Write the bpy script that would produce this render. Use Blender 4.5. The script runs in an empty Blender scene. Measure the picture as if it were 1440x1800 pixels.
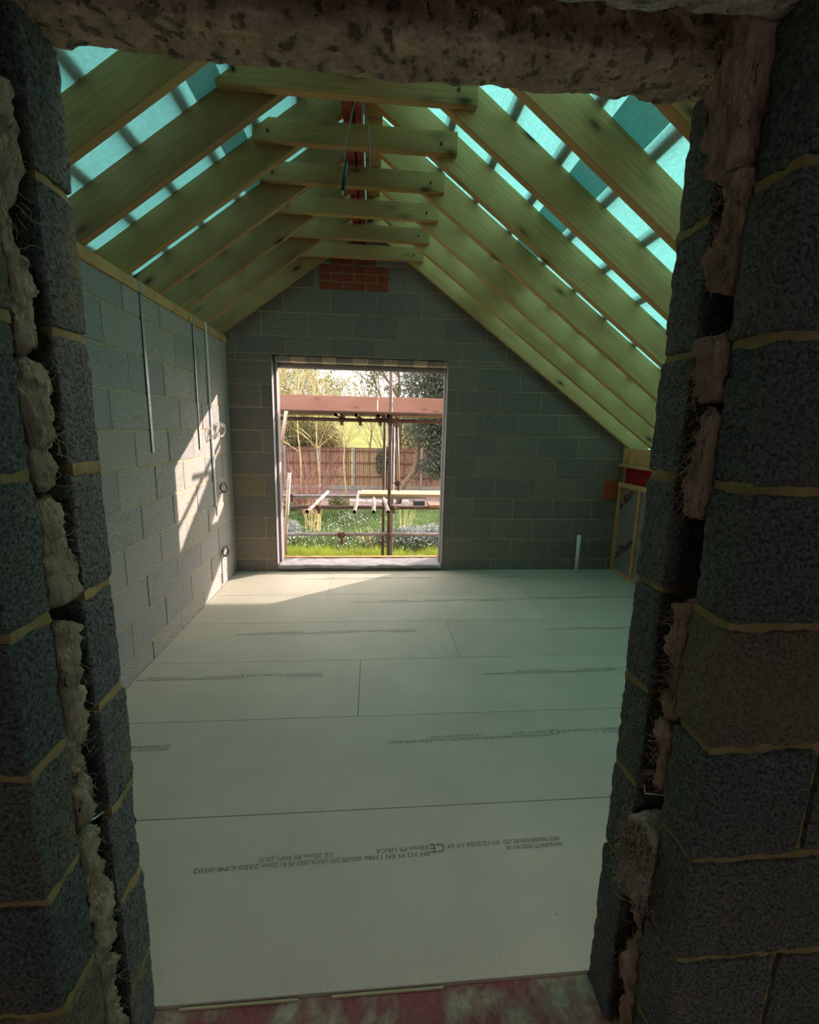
import bpy, math, random
import numpy as np
from mathutils import Vector, Matrix

R = random.Random(7)
col = bpy.context.scene.collection
sc = bpy.context.scene

# ------------------------------------------------------------------ camera
F_PX, PITCH, YAW, ROLL, EYE = 783.91, 10.4997, 4.9716, 1.2784, 1.5206
a, b, c = (math.radians(v) for v in (PITCH, YAW, ROLL))
fw = Vector((math.sin(b) * math.cos(a), math.cos(b) * math.cos(a), -math.sin(a)))
rt = Vector((math.cos(b), -math.sin(b), 0)); up = rt.cross(fw)
r2 = rt * math.cos(c) + up * math.sin(c); u2 = -rt * math.sin(c) + up * math.cos(c)
cam_d = bpy.data.cameras.new('camera'); cam = bpy.data.objects.new('camera', cam_d); col.objects.link(cam)
cam_d.sensor_fit = 'HORIZONTAL'; cam_d.sensor_width = 36.0; cam_d.lens = 36.0 * F_PX / 1440.0
cam_d.clip_start = 0.02; cam_d.clip_end = 500
M = Matrix.Identity(4)
for i in range(3):
    M[i][0] = r2[i]; M[i][1] = u2[i]; M[i][2] = -fw[i]
M[2][3] = EYE
cam.matrix_world = M
sc.camera = cam

# ------------------------------------------------------------------ world, sun, exposure
SUN_TO = Vector((2.2, 1.62, 0.952)).normalized()
sun_d = bpy.data.lights.new('sun', 'SUN'); sun_d.energy = 7.2; sun_d.angle = 0.009; sun_d.color = (1.0, 0.86, 0.74)
sun = bpy.data.objects.new('sun', sun_d); col.objects.link(sun)
sun.rotation_euler = SUN_TO.to_track_quat('Z', 'Y').to_euler(); sun.location = SUN_TO * 40
world = bpy.data.worlds.new('sky'); sc.world = world; world.use_nodes = True
nt = world.node_tree; nt.nodes.clear()
o = nt.nodes.new('ShaderNodeOutputWorld'); bg = nt.nodes.new('ShaderNodeBackground')
tc = nt.nodes.new('ShaderNodeTexCoord'); sx = nt.nodes.new('ShaderNodeSeparateXYZ'); rp = nt.nodes.new('ShaderNodeValToRGB')
nt.links.new(tc.outputs['Generated'], sx.inputs[0]); nt.links.new(sx.outputs['Z'], rp.inputs[0])
# hazy sky: grey-white horizon, brighter overhead, broad warm glow round the sun
SKY_H, SKY_Z, SKY_GLOW = 0.17, 0.9, 1.3
rp.color_ramp.elements[0].position = 0.0; rp.color_ramp.elements[0].color = (SKY_H * .97, SKY_H, SKY_H * 1.03, 1)
rp.color_ramp.elements[1].position = 0.75; rp.color_ramp.elements[1].color = (SKY_Z, SKY_Z * 0.94, SKY_Z * 0.88, 1)
e_ = rp.color_ramp.elements.new(0.22); e_.color = (SKY_H * 1.15, SKY_H * 1.13, SKY_H * 1.1, 1)
dt = nt.nodes.new('ShaderNodeVectorMath'); dt.operation = 'DOT_PRODUCT'; nt.links.new(tc.outputs['Generated'], dt.inputs[0]); dt.inputs[1].default_value = SUN_TO
mx_ = nt.nodes.new('ShaderNodeMath'); mx_.operation = 'MAXIMUM'; nt.links.new(dt.outputs['Value'], mx_.inputs[0]); mx_.inputs[1].default_value = 0.0
pw = nt.nodes.new('ShaderNodeMath'); pw.operation = 'POWER'; nt.links.new(mx_.outputs[0], pw.inputs[0]); pw.inputs[1].default_value = 4.0
gl = nt.nodes.new('ShaderNodeVectorMath'); gl.operation = 'SCALE'; gl.inputs[0].default_value = (SKY_GLOW, SKY_GLOW * 0.90, SKY_GLOW * 0.80); nt.links.new(pw.outputs[0], gl.inputs['Scale'])
ad_ = nt.nodes.new('ShaderNodeVectorMath'); ad_.operation = 'ADD'; nt.links.new(rp.outputs[0], ad_.inputs[0]); nt.links.new(gl.outputs[0], ad_.inputs[1])
nt.links.new(ad_.outputs[0], bg.inputs['Color']); bg.inputs['Strength'].default_value = 3.8
nt.links.new(bg.outputs[0], o.inputs['Surface'])
sc.view_settings.view_transform = 'Standard'; sc.view_settings.look = 'None'
sc.view_settings.exposure = 0.40; sc.view_settings.gamma = 1.0; sc.view_settings.use_curve_mapping = False
sc.cycles.use_denoising = True
sc.cycles.max_bounces = 12; sc.cycles.diffuse_bounces = 8; sc.cycles.transmission_bounces = 6
sc.cycles.caustics_reflective = False; sc.cycles.caustics_refractive = False
sc.cycles.sample_clamp_indirect = 6.0

# ------------------------------------------------------------------ helpers
def hsh(ix, iy, iz, s):
    h = (ix * 374761393 + iy * 668265263 + iz * 2147483647 + s * 1274126177) & 0xFFFFFFFF
    h = ((h ^ (h >> 13)) * 1274126177) & 0xFFFFFFFF
    h = ((h ^ (h >> 16)) * 2246822519) & 0xFFFFFFFF
    return ((h ^ (h >> 15)) & 0xFFFFFF) / float(0xFFFFFF) * 2 - 1
def noise3(P, scale, seed=0):
    Q = np.asarray(P, float) * scale
    I = np.floor(Q).astype(np.int64); Fq = Q - I; W = Fq * Fq * (3 - 2 * Fq)
    out = 0
    for dx in (0, 1):
        for dy in (0, 1):
            for dz in (0, 1):
                w = (W[:, 0] if dx else 1 - W[:, 0]) * (W[:, 1] if dy else 1 - W[:, 1]) * (W[:, 2] if dz else 1 - W[:, 2])
                out = out + w * hsh(I[:, 0] + dx, I[:, 1] + dy, I[:, 2] + dz, seed)
    return out
def fbm(P, scale, octv=3, seed=0, gain=0.5):
    s = 0; amp = 1
    for k in range(octv):
        s = s + amp * noise3(P, scale * 2 ** k, seed + k * 17); amp *= gain
    return s

class MB:
    """collects geometry for ONE mesh object"""
    def __init__(self): self.v = []; self.f = []; self.val = []; self.m = []; self.n = 0; self.sm = []
    def add(self, verts, faces, val=0.0, mat=0, smooth=False):
        verts = np.asarray(verts, float).reshape(-1, 3); self.v.append(verts)
        k = self.n
        self.f.extend([tuple(int(i) + k for i in f) for f in faces])
        self.val.extend([val] * len(faces)); self.m.extend([mat] * len(faces)); self.sm.extend([smooth] * len(faces))
        self.n += len(verts)
    def box(self, lo, hi, val=0.0, mat=0, bev=0.0, T=None):
        lo = np.array(lo, float); hi = np.array(hi, float)
        b_ = min(bev, *(0.45 * (hi - lo)))
        idx = {}; V = []
        S = [(i, j, k) for i in (0, 1) for j in (0, 1) for k in (0, 1)]
        if b_ <= 0:
            for s in S: idx[s] = len(V); V.append([(lo, hi)[s[i]][i] for i in range(3)])
            F_ = [(0, 1, 3, 2), (4, 6, 7, 5), (0, 4, 5, 1), (2, 3, 7, 6), (0, 2, 6, 4), (1, 5, 7, 3)]
        else:
            for s in S:
                for ax in range(3):
                    p = [(lo, hi)[s[i]][i] + (0 if i == ax else (b_ if s[i] == 0 else -b_)) for i in range(3)]
                    idx[s, ax] = len(V); V.append(p)
            F_ = []
            for ax in range(3):
                u, w = (ax + 1) % 3, (ax + 2) % 3
                for sg in (0, 1):
                    q = []
                    for (su, sw) in ((0, 0), (1, 0), (1, 1), (0, 1)):
                        s = [0, 0, 0]; s[ax] = sg; s[u] = su; s[w] = sw; q.append(idx[tuple(s), ax])
                    F_.append(tuple(q) if sg else tuple(q[::-1]))
            for ax in range(3):
                u, w = (ax + 1) % 3, (ax + 2) % 3
                for su in (0, 1):
                    for sw in (0, 1):
                        s0 = [0, 0, 0]; s1 = [0, 0, 0]; s1[ax] = 1
                        for s in (s0, s1): s[u] = su; s[w] = sw
                        q = [idx[tuple(s0), u], idx[tuple(s1), u], idx[tuple(s1), w], idx[tuple(s0), w]]
                        F_.append(tuple(q) if su == sw else tuple(q[::-1]))
            for s in S:
                q = [idx[s, 0], idx[s, 1], idx[s, 2]]
                F_.append(tuple(q) if sum(s) % 2 else tuple(q[::-1]))
        V = np.array(V)
        if T is not None: V = np.array([tuple(T @ Vector(p)) for p in V])
        self.add(V, F_, val, mat)
    def rough(self, lo, hi, cell, r, amp, scale, seed=0, val=0.0, mat=0, octv=3, smooth=True, fn=None):
        lo = np.array(lo, float); hi = np.array(hi, float); d = hi - lo; r = min(r, *(d * 0.48))
        ilo, ihi = lo + r, hi - r
        for ax in range(3):
            u, w = (ax + 1) % 3, (ax + 2) % 3
            nu = max(2, int(round(d[u] / cell))); nw = max(2, int(round(d[w] / cell)))
            gu = np.linspace(lo[u], hi[u], nu + 1); gw = np.linspace(lo[w], hi[w], nw + 1)
            U, Wg = np.meshgrid(gu, gw, indexing='ij')
            for sg in (0, 1):
                P = np.zeros((U.size, 3)); P[:, u] = U.ravel(); P[:, w] = Wg.ravel(); P[:, ax] = hi[ax] if sg else lo[ax]
                Q = np.clip(P, ilo, ihi); Nn = P - Q; L = np.linalg.norm(Nn, axis=1, keepdims=True); Nn = Nn / np.maximum(L, 1e-9)
                X = Q + Nn * r
                X = X + Nn * (amp * fbm(X, scale, octv, seed))[:, None]
                if fn is not None: X = fn(X)
                I = np.arange(U.size).reshape(nu + 1, nw + 1)
                A = np.stack([I[:-1, :-1], I[1:, :-1], I[1:, 1:], I[:-1, 1:]], -1).reshape(-1, 4)
                if not sg: A = A[:, ::-1]
                self.add(X, A.tolist(), val, mat, smooth)
    def tube(self, path, r, n=8, val=0.0, mat=0, caps=True, smooth=True):
        P = [Vector(p) for p in path]; rr = r if hasattr(r, '__len__') else [r] * len(P)
        V = []; t0 = (P[1] - P[0]).normalized()
        ref = Vector((0, 0, 1)) if abs(t0.z) < 0.9 else Vector((1, 0, 0))
        nrm = (ref - t0 * ref.dot(t0)).normalized()
        for i, p in enumerate(P):
            t = (P[min(i + 1, len(P) - 1)] - P[max(i - 1, 0)])
            if t.length < 1e-9: t = t0.copy()
            t.normalize(); nrm = (nrm - t * nrm.dot(t)); nrm = nrm.normalized() if nrm.length > 1e-6 else t.orthogonal().normalized()
            bn = t.cross(nrm)
            for k in range(n):
                an = 2 * math.pi * k / n
                V.append(tuple(p + (nrm * math.cos(an) + bn * math.sin(an)) * rr[i]))
        F_ = []
        for i in range(len(P) - 1):
            for k in range(n):
                F_.append((i * n + k, i * n + (k + 1) % n, (i + 1) * n + (k + 1) % n, (i + 1) * n + k))
        self.add(V, F_, val, mat, smooth)
        if caps:
            self.f.append(tuple(self.n - len(V) + k for k in range(n))[::-1]); self.f.append(tuple(self.n - n + k for k in range(n)))
            self.val.extend([val] * 2); self.m.extend([mat] * 2); self.sm.extend([False] * 2)
    def pipe(self, p0, p1, r, wall=0.004, n=20, mat=0, mat_in=None):
        """open tube with a wall thickness"""
        p0 = Vector(p0); p1 = Vector(p1); t = (p1 - p0).normalized(); nr = t.orthogonal().normalized(); bn = t.cross(nr)
        ring = lambda p, q: [tuple(p + (nr * math.cos(2 * math.pi * k / n) + bn * math.sin(2 * math.pi * k / n)) * q) for k in range(n)]
        V = ring(p0, r) + ring(p1, r) + ring(p1, r - wall) + ring(p0, r - wall)
        Fo = []; Fi = []
        for k in range(n):
            k1 = (k + 1) % n
            Fo.append((k, k1, n + k1, n + k)); Fo.append((n + k, n + k1, 2 * n + k1, 2 * n + k)); Fo.append((3 * n + k, 3 * n + k1, k1, k))
            Fi.append((2 * n + k, 2 * n + k1, 3 * n + k1, 3 * n + k))
        self.add(V, Fo, 0, mat, True)
        st = self.n - len(V)
        for f in Fi:
            self.f.append(tuple(i + st for i in f)); self.val.append(0); self.m.append(mat if mat_in is None else mat_in); self.sm.append(True)
    def build(self, name, mats, parent=None, origin=None, loc=None):
        V = np.concatenate(self.v) if self.v else np.zeros((0, 3))
        if origin is None:
            origin = np.array([(V[:, 0].min() + V[:, 0].max()) / 2, (V[:, 1].min() + V[:, 1].max()) / 2, V[:, 2].min()]) if parent is None else np.zeros(3)
        me = bpy.data.meshes.new(name)
        me.from_pydata((V - np.array(origin)).tolist(), [], self.f)
        at_ = me.attributes.new('blk', 'FLOAT', 'FACE'); at_.data.foreach_set('value', np.array(self.val, np.float32))
        me.polygons.foreach_set('material_index', np.array(self.m, np.int32))
        me.polygons.foreach_set('use_smooth', np.array(self.sm, bool))
        for m_ in (mats if isinstance(mats, (list, tuple)) else [mats]): me.materials.append(m_)
        me.update()
        ob = bpy.data.objects.new(name, me); col.objects.link(ob)
        ob.location = Vector(origin) if loc is None else Vector(loc)
        if parent is not None:
            ob.parent = parent
            ob.matrix_parent_inverse = Matrix.Translation(-parent.location)
        return ob

def tag(o, label, cat, group=None, kind=None):
    o['label'] = label; o['category'] = cat
    if group: o['group'] = group
    if kind: o['kind'] = kind
    return o
def struct(o): o['kind'] = 'structure'; return o
def empty(name, loc=(0, 0, 0)):
    e = bpy.data.objects.new(name, None); col.objects.link(e); e.location = loc; e.empty_display_size = 0.1
    return e
ORD = ['first', 'second', 'third', 'fourth', 'fifth', 'sixth', 'seventh', 'eighth', 'ninth', 'tenth', 'eleventh', 'twelfth']

# ------------------------------------------------------------------ materials
class NT:
    def __init__(self, name):
        self.m = bpy.data.materials.new(name); self.m.use_nodes = True; self.t = self.m.node_tree; self.t.nodes.clear()
        self.out = self.t.nodes.new('ShaderNodeOutputMaterial')
    def n(self, typ, **kw):
        nd = self.t.nodes.new('ShaderNode' + typ)
        for k, v in kw.items():
            if k.startswith('_'): setattr(nd, k[1:], v); continue
            key = int(k[1:]) if k[0] == 'i' and k[1:].isdigit() else k.replace('__', ' ')
            s = nd.inputs[key]
            if hasattr(v, 'is_output'): self.t.links.new(v, s)
            else: s.default_value = v if not (isinstance(v, tuple) and len(v) == 3 and s.type == 'RGBA') else (*v, 1)
        return nd
    def obj(self, scale=(1, 1, 1), rot=(0, 0, 0)):
        tcn = self.n('TexCoord'); return self.n('Mapping', i0=tcn.outputs['Object'], Scale=scale, Rotation=rot).outputs[0]
    def noise(self, vec, s, d=3.0, rough=0.55, dist=0.0):
        return self.n('TexNoise', Vector=vec, Scale=s, Detail=d, Roughness=rough, Distortion=dist).outputs[0]
    def ramp(self, x, pts):
        r = self.n('ValToRGB', i0=x).color_ramp if False else None
        nd = self.n('ValToRGB', i0=x); cr = nd.color_ramp
        while len(cr.elements) > 1: cr.elements.remove(cr.elements[-1])
        cr.elements[0].position = pts[0][0]; cr.elements[0].color = (*pts[0][1], 1) if not isinstance(pts[0][1], float) else (pts[0][1],) * 3 + (1,)
        for p, cc in pts[1:]:
            e = cr.elements.new(p); e.color = (*cc, 1) if not isinstance(cc, float) else (cc,) * 3 + (1,)
        return nd.outputs[0]
    def mix(self, fac, A, B, mode='MIX'):
        nd = self.n('Mix', _data_type='RGBA', _blend_type=mode)
        for s, v in ((nd.inputs[0], fac), (nd.inputs[6], A), (nd.inputs[7], B)):
            if hasattr(v, 'is_output'): self.t.links.new(v, s)
            else: s.default_value = v if not isinstance(v, tuple) else ((*v, 1) if len(v) == 3 else v)
        return nd.outputs[2]
    def math(self, op, x, y=0.0, clamp=False):
        return self.n('Math', _operation=op, _use_clamp=clamp, i0=x, i1=y).outputs[0]
    def bump(self, h, strength=0.5, dist=0.005, normal=None):
        nd = self.n('Bump', Height=h, Strength=strength, Distance=dist)
        if normal is not None: self.t.links.new(normal, nd.inputs['Normal'])
        return nd.outputs[0]
    def fin(self, color, rough=0.8, normal=None, metal=0.0, spec=0.3):
        p = self.n('BsdfPrincipled')
        for k, v in (('Base Color', color), ('Roughness', rough), ('Metallic', metal), ('Specular IOR Level', spec)):
            if hasattr(v, 'is_output'): self.t.links.new(v, p.inputs[k])
            else: p.inputs[k].default_value = (*v, 1) if isinstance(v, tuple) else v
        if normal is not None: self.t.links.new(normal, p.inputs['Normal'])
        self.t.links.new(p.outputs[0], self.out.inputs[0]); return self.m

def m_plain(name, colr, rough=0.7, var=0.12, scale=8.0, bump=0.0, bscale=60.0, metal=0.0, spec=0.3):
    t = NT(name); v = t.obj(); nz = t.noise(v, scale, 4)
    lo = tuple(x * (1 - var) for x in colr); hi = tuple(min(1, x * (1 + var)) for x in colr)
    cc = t.ramp(nz, [(0.3, lo), (0.7, hi)])
    nb = t.bump(t.noise(v, bscale, 3), bump, 0.004) if bump else None
    return t.fin(cc, rough, nb, metal, spec)

def m_block(name, base, bump=0.6, coarse=1.0, smear=0.25):
    t = NT(name); v = t.obj(); at_ = t.n('Attribute', _attribute_name='blk').outputs['Fac']
    r1 = t.math('FRACT', t.math('MULTIPLY', at_, 7.31))
    tint = t.ramp(at_, [(0.0, tuple(x * f for x, f in zip(base, (0.88, 0.90, 0.93)))), (0.5, base), (1.0, tuple(x * f for x, f in zip(base, (1.12, 1.08, 1.02))))])
    grain = t.noise(v, 170 / coarse, 4, 0.7)
    g2 = t.n('TexVoronoi', Vector=v, Scale=130 / coarse).outputs['Distance']
    colr = t.mix(1.0, tint, t.ramp(grain, [(0.28, 0.45), (0.5, 0.95), (0.72, 1.55)]), 'MULTIPLY')
    colr = t.mix(1.0, colr, t.ramp(t.noise(v, 150 / coarse, 2, 0.5), [(0.32, 0.6), (0.44, 1.0), (0.66, 1.2)]), 'MULTIPLY')
    sm = t.noise(v, 5.0, 5, 0.65)
    sm = t.math('ADD', sm, t.math('MULTIPLY', t.math('SUBTRACT', at_, 1.0, True), 0.5))
    colr = t.mix(t.math('MULTIPLY', t.ramp(sm, [(0.56, 0.0), (0.74, 1.0)]), smear if smear < 1 else 1.0), colr, (0.36, 0.27, 0.13))
    hgt = t.math('ADD', t.math('MULTIPLY', grain, 1.0), t.math('MULTIPLY', t.ramp(t.noise(v, 150 / coarse, 2, 0.5), [(0.34, 0.0), (0.46, 1.0)]), 0.6))
    return t.fin(colr, 0.95, t.bump(hgt, bump, 0.006 * coarse), spec=0.1)

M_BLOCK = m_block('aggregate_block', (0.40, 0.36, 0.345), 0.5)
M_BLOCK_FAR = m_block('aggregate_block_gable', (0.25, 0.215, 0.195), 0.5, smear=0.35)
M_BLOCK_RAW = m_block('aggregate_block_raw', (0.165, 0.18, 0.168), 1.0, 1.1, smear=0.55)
M_MORTAR = m_plain('mortar', (0.46, 0.37, 0.25), 0.95, 0.2, 20, 0.7, 90, spec=0.1)
M_MORTAR_Y = m_plain('buff_mortar', (0.33, 0.26, 0.12), 0.95, 0.3, 16, 0.9, 70, spec=0.1)
M_BRICK = m_plain('red_brick', (0.30, 0.075, 0.045), 0.9, 0.25, 14, 0.6, 120, spec=0.1)
M_BRICK_OUT = m_plain('facing_brick', (0.38, 0.20, 0.14), 0.9, 0.25, 14, 0.6, 120, spec=0.1)
M_BRICK_PALE = m_plain('pale_brick', (0.80, 0.62, 0.50), 0.9, 0.15, 14, 0.5, 120, spec=0.1)
M_BRICK_GREY = m_plain('grey_brick', (0.48, 0.41, 0.37), 0.9, 0.2, 14, 0.5, 120, spec=0.1)
M_TERRA = m_plain('terracotta', (0.36, 0.10, 0.05), 0.85, 0.12, 20, 0.3, 120, spec=0.1)

def m_concrete(name, base, pit=1.0):
    t = NT(name); v = t.obj()
    n1 = t.noise(v, 9, 5, 0.65); n2 = t.noise(v, 75, 4, 0.7); vo = t.n('TexVoronoi', Vector=v, Scale=48.0, _feature='SMOOTH_F1').outputs['Distance']
    pits = t.ramp(t.noise(v, 42, 3, 0.6), [(0.36, 0.25), (0.45, 1.0)])
    cc = t.ramp(n1, [(0.3, tuple(x * 0.65 for x in base)), (0.55, base), (0.75, tuple(x * 1.35 for x in base))])
    cc = t.mix(1.0, cc, t.ramp(n2, [(0.3, 0.7), (0.7, 1.3)]), 'MULTIPLY')
    cc = t.mix(0.8 * pit, cc, t.mix(1.0, cc, pits, 'MULTIPLY'))
    h = t.math('ADD', t.math('ADD', n2, t.math('MULTIPLY', pits, 0.8)), t.math('MULTIPLY', vo, 0.4))
    return t.fin(cc, 0.95, t.bump(h, 1.0, 0.01), spec=0.1)
M_LINTEL = m_concrete('rough_concrete', (0.62, 0.48, 0.35))
M_LINTEL_PALE = m_concrete('pale_concrete', (0.62, 0.59, 0.53), 0.5)

def m_wood(name, base, dark, knots=1.0, scale=1.0, green=0.0):
    """grain along local X"""
    t = NT(name); tcn = t.n('TexCoord').outputs['Object']
    oi = t.n('ObjectInfo').outputs['Random']
    off = t.n('CombineXYZ', X=t.math('MULTIPLY', oi, 37.0), Y=t.math('MULTIPLY', oi, 11.0), Z=t.math('MULTIPLY', oi, 23.0)).outputs[0]
    v0 = t.n('VectorMath', _operation='ADD', i0=tcn, i1=off).outputs[0]
    v = t.n('Mapping', i0=v0, Scale=(1.2 * scale, 16 * scale, 16 * scale)).outputs[0]
    v2 = t.n('Mapping', i0=v0, Scale=(0.9 * scale, 3 * scale, 3 * scale)).outputs[0]
    grain = t.noise(v, 5.0, 5, 0.6, 0.6); broad = t.noise(v2, 1.6, 3, 0.5)
    w = t.n('TexWave', _wave_type='RINGS', _rings_direction='X', Vector=t.n('Mapping', i0=v0, Scale=(0.25 * scale, 6 * scale, 6 * scale)).outputs[0], Scale=2.2, Distortion=5.0, Detail=3.0).outputs[0]
    cc = t.ramp(grain, [(0.25, tuple(x * 0.86 for x in base)), (0.5, base), (0.8, tuple(min(1, x * 1.1) for x in base))])
    cc = t.mix(0.22, cc, t.mix(1.0, cc, t.ramp(w, [(0.0, 0.65), (0.6, 1.1)]), 'MULTIPLY'))
    cc = t.mix(t.math('MULTIPLY', t.ramp(broad, [(0.42, 0.0), (0.66, 1.0)]), 0.7), cc, dark)
    if knots:
        vk = t.n('Mapping', i0=v0, Scale=(2.0 * scale, 5.0 * scale, 5.0 * scale)).outputs[0]
        kd = t.n('TexVoronoi', Vector=vk, Scale=1.35).outputs['Distance']
        kn = t.ramp(kd, [(0.06, 1.0), (0.085, 0.7), (0.14, 0.3), (0.26, 0.0)])
        cc = t.mix(t.math('MULTIPLY', kn, knots), cc, tuple(x * 0.28 for x in dark))
    return t.fin(cc, 0.75, t.bump(grain, 0.25, 0.002), spec=0.2)
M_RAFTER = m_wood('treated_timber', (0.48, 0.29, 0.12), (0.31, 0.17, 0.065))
M_RAFTER_R = m_wood('treated_timber_lit', (0.66, 0.395, 0.17), (0.42, 0.22, 0.085))  # brighter copy of the rafter timber: right slope's light put into the colour
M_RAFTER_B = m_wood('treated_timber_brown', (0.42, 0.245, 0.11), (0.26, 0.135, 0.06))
M_PINE = m_wood('raw_pine', (0.64, 0.38, 0.18), (0.46, 0.25, 0.10), 0.8)
M_BOARD = m_wood('scaffold_timber', (0.36, 0.225, 0.185), (0.28, 0.165, 0.12), 0.5)
M_BOARD_SHADE = m_wood('shaded_board', (0.13, 0.095, 0.08), (0.09, 0.06, 0.05), 0.3)  # darker copy of the deck timber: front edge's shade put into the colour
M_BOARD_NEW = m_wood('new_scaffold_timber', (0.50, 0.42, 0.27), (0.42, 0.33, 0.2), 0.3)
M_RED = m_plain('red_oxide_paint', (0.36, 0.06, 0.035), 0.6, 0.2, 12, 0.15, 60)
M_RED_DEEP = m_plain('deep_red_paint', (0.28, 0.012, 0.018), 0.55, 0.2, 9, 0.1, 60)
M_PINK = m_plain('primer_edge', (0.55, 0.36, 0.31), 0.7)

def m_membrane(name, tr, df):
    t = NT(name); v = t.obj()
    wv = t.n('TexVoronoi', Vector=v, Scale=70.0).outputs['Distance']; cloud = t.noise(v, 3.0, 3); fi = t.noise(v, 55, 3, 0.7)
    k = t.ramp(t.math('ADD', t.math('MULTIPLY', wv, 0.5), t.math('MULTIPLY', fi, 0.6)), [(0.3, 0.8), (0.75, 1.12)])
    k = t.mix(0.5, k, t.ramp(cloud, [(0.3, 0.85), (0.7, 1.1)]), 'MULTIPLY')
    T = t.n('BsdfTranslucent', Color=t.mix(1.0, tr, k, 'MULTIPLY')); D = t.n('BsdfDiffuse', Color=df)
    ad = t.n('AddShader', i0=T.outputs[0], i1=D.outputs[0]); t.t.links.new(ad.outputs[0], t.out.inputs[0]); return t.m
M_MEMB = m_membrane('breather_membrane', (0.042, 0.150, 0.150), (0.32, 0.30, 0.26))

def m_floor():
    t = NT('chipboard_floor'); v = t.obj(); at_ = t.n('Attribute', _attribute_name='blk').outputs['Fac']
    fl = t.noise(t.obj((1, 2.2, 1)), 120, 4, 0.7); br = t.noise(v, 2.3, 4, 0.6); sp = t.noise(v, 210, 2, 0.5)
    cc = t.ramp(at_, [(0.0, (0.50, 0.45, 0.37)), (1.0, (0.54, 0.49, 0.405))])
    cc = t.mix(1.0, cc, t.ramp(fl, [(0.3, 0.84), (0.5, 1.0), (0.72, 1.14)]), 'MULTIPLY')
    cc = t.mix(1.0, cc, t.ramp(br, [(0.3, 0.9), (0.7, 1.06)]), 'MULTIPLY')
    cc = t.mix(t.ramp(sp, [(0.74, 0.0), (0.8, 0.7)]), cc, (0.8, 0.78, 0.7))
    cc = t.mix(t.ramp(t.noise(v, 34, 1, 0.4), [(0.80, 0.0), (0.84, 0.7)]), cc, (0.2, 0.17, 0.13))
    return t.fin(cc, 0.55, t.bump(fl, 0.25, 0.0015), spec=0.25)
M_FLOOR = m_floor()
def m_threshold():
    t = NT('worn_red_floor'); v = t.obj()
    n1 = t.noise(t.obj((1, 0.8, 1)), 9, 6, 0.62); n2 = t.noise(v, 60, 3, 0.6)
    cc = t.ramp(n1, [(0.38, (0.40, 0.36, 0.25)), (0.47, (0.30, 0.19, 0.15)), (0.56, (0.26, 0.085, 0.085)), (0.8, (0.30, 0.10, 0.10))])
    cc = t.mix(1.0, cc, t.ramp(n2, [(0.3, 0.8), (0.7, 1.15)]), 'MULTIPLY')
    return t.fin(cc, 0.75, t.bump(n2, 0.3, 0.002))
M_THRESH = m_threshold()
M_INK = m_plain('black_ink', (0.13, 0.135, 0.12), 0.8, 0.4, 90)
M_INK_RED = m_plain('plum_ink', (0.10, 0.012, 0.035), 0.7, 0.3, 60)
M_GALV = m_plain('galvanised_steel', (0.50, 0.51, 0.53), 0.45, 0.15, 30, 0.1, 80, 0.6)
M_DARK = m_plain('near_black', (0.03, 0.03, 0.03), 0.8)
M_WHITE = m_plain('white_plastic', (0.78, 0.77, 0.74), 0.4, 0.05, 6)
M_CABLE = m_plain('grey_cable', (0.36, 0.35, 0.33), 0.5, 0.1, 30)
M_CABLE_DK = m_plain('black_cable', (0.03, 0.035, 0.035), 0.45, 0.1, 30)
M_COPPER = m_plain('bare_cable_end', (0.55, 0.5, 0.42), 0.5)
M_FOIL = None
def m_foil():
    t = NT('foil_facing'); v = t.obj(); n1 = t.noise(v, 7, 4); n2 = t.noise(v, 60, 3)
    return t.fin(t.ramp(n1, [(0.3, (0.42, 0.42, 0.42)), (0.7, (0.55, 0.55, 0.54))]), 0.42, t.bump(n2, 0.15, 0.002), 0.75)
M_FOIL = m_foil()
M_PLASTIC = m_plain('grey_lilac_plastic', (0.27, 0.245, 0.265), 0.5, 0.1, 6, 0.15, 40)
M_SHEET = m_plain('dpc_sheet', (0.35, 0.315, 0.34), 0.45, 0.14, 10, 0.3, 24)
def m_wool(name, base):
    t = NT(name); n1 = t.noise(t.obj((1, 1, 0.28)), 42, 5, 0.6, 1.2); n2 = t.noise(t.obj((1, 1, 0.14)), 240, 3, 0.6)
    cc = t.ramp(n1, [(0.25, tuple(x * 0.55 for x in base)), (0.5, base), (0.75, tuple(min(1, x * 1.35) for x in base))])
    return t.fin(cc, 1.0, t.bump(t.math('ADD', n1, t.math('MULTIPLY', n2, 1.6)), 1.0, 0.012), spec=0.0)
M_WOOL = m_wool('mineral_wool_green_lit', (0.52, 0.48, 0.33)); M_WOOL_B = m_wool('mineral_wool_warm_lit', (0.62, 0.42, 0.31)); M_WOOL_W = m_wool('mineral_wool_pale', (0.78, 0.61, 0.48))  # same wool left and right: each side's light is put into its tint
M_PLASTER = m_plain('landing_plaster', (0.33, 0.34, 0.34), 0.9, 0.12, 3)

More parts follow.
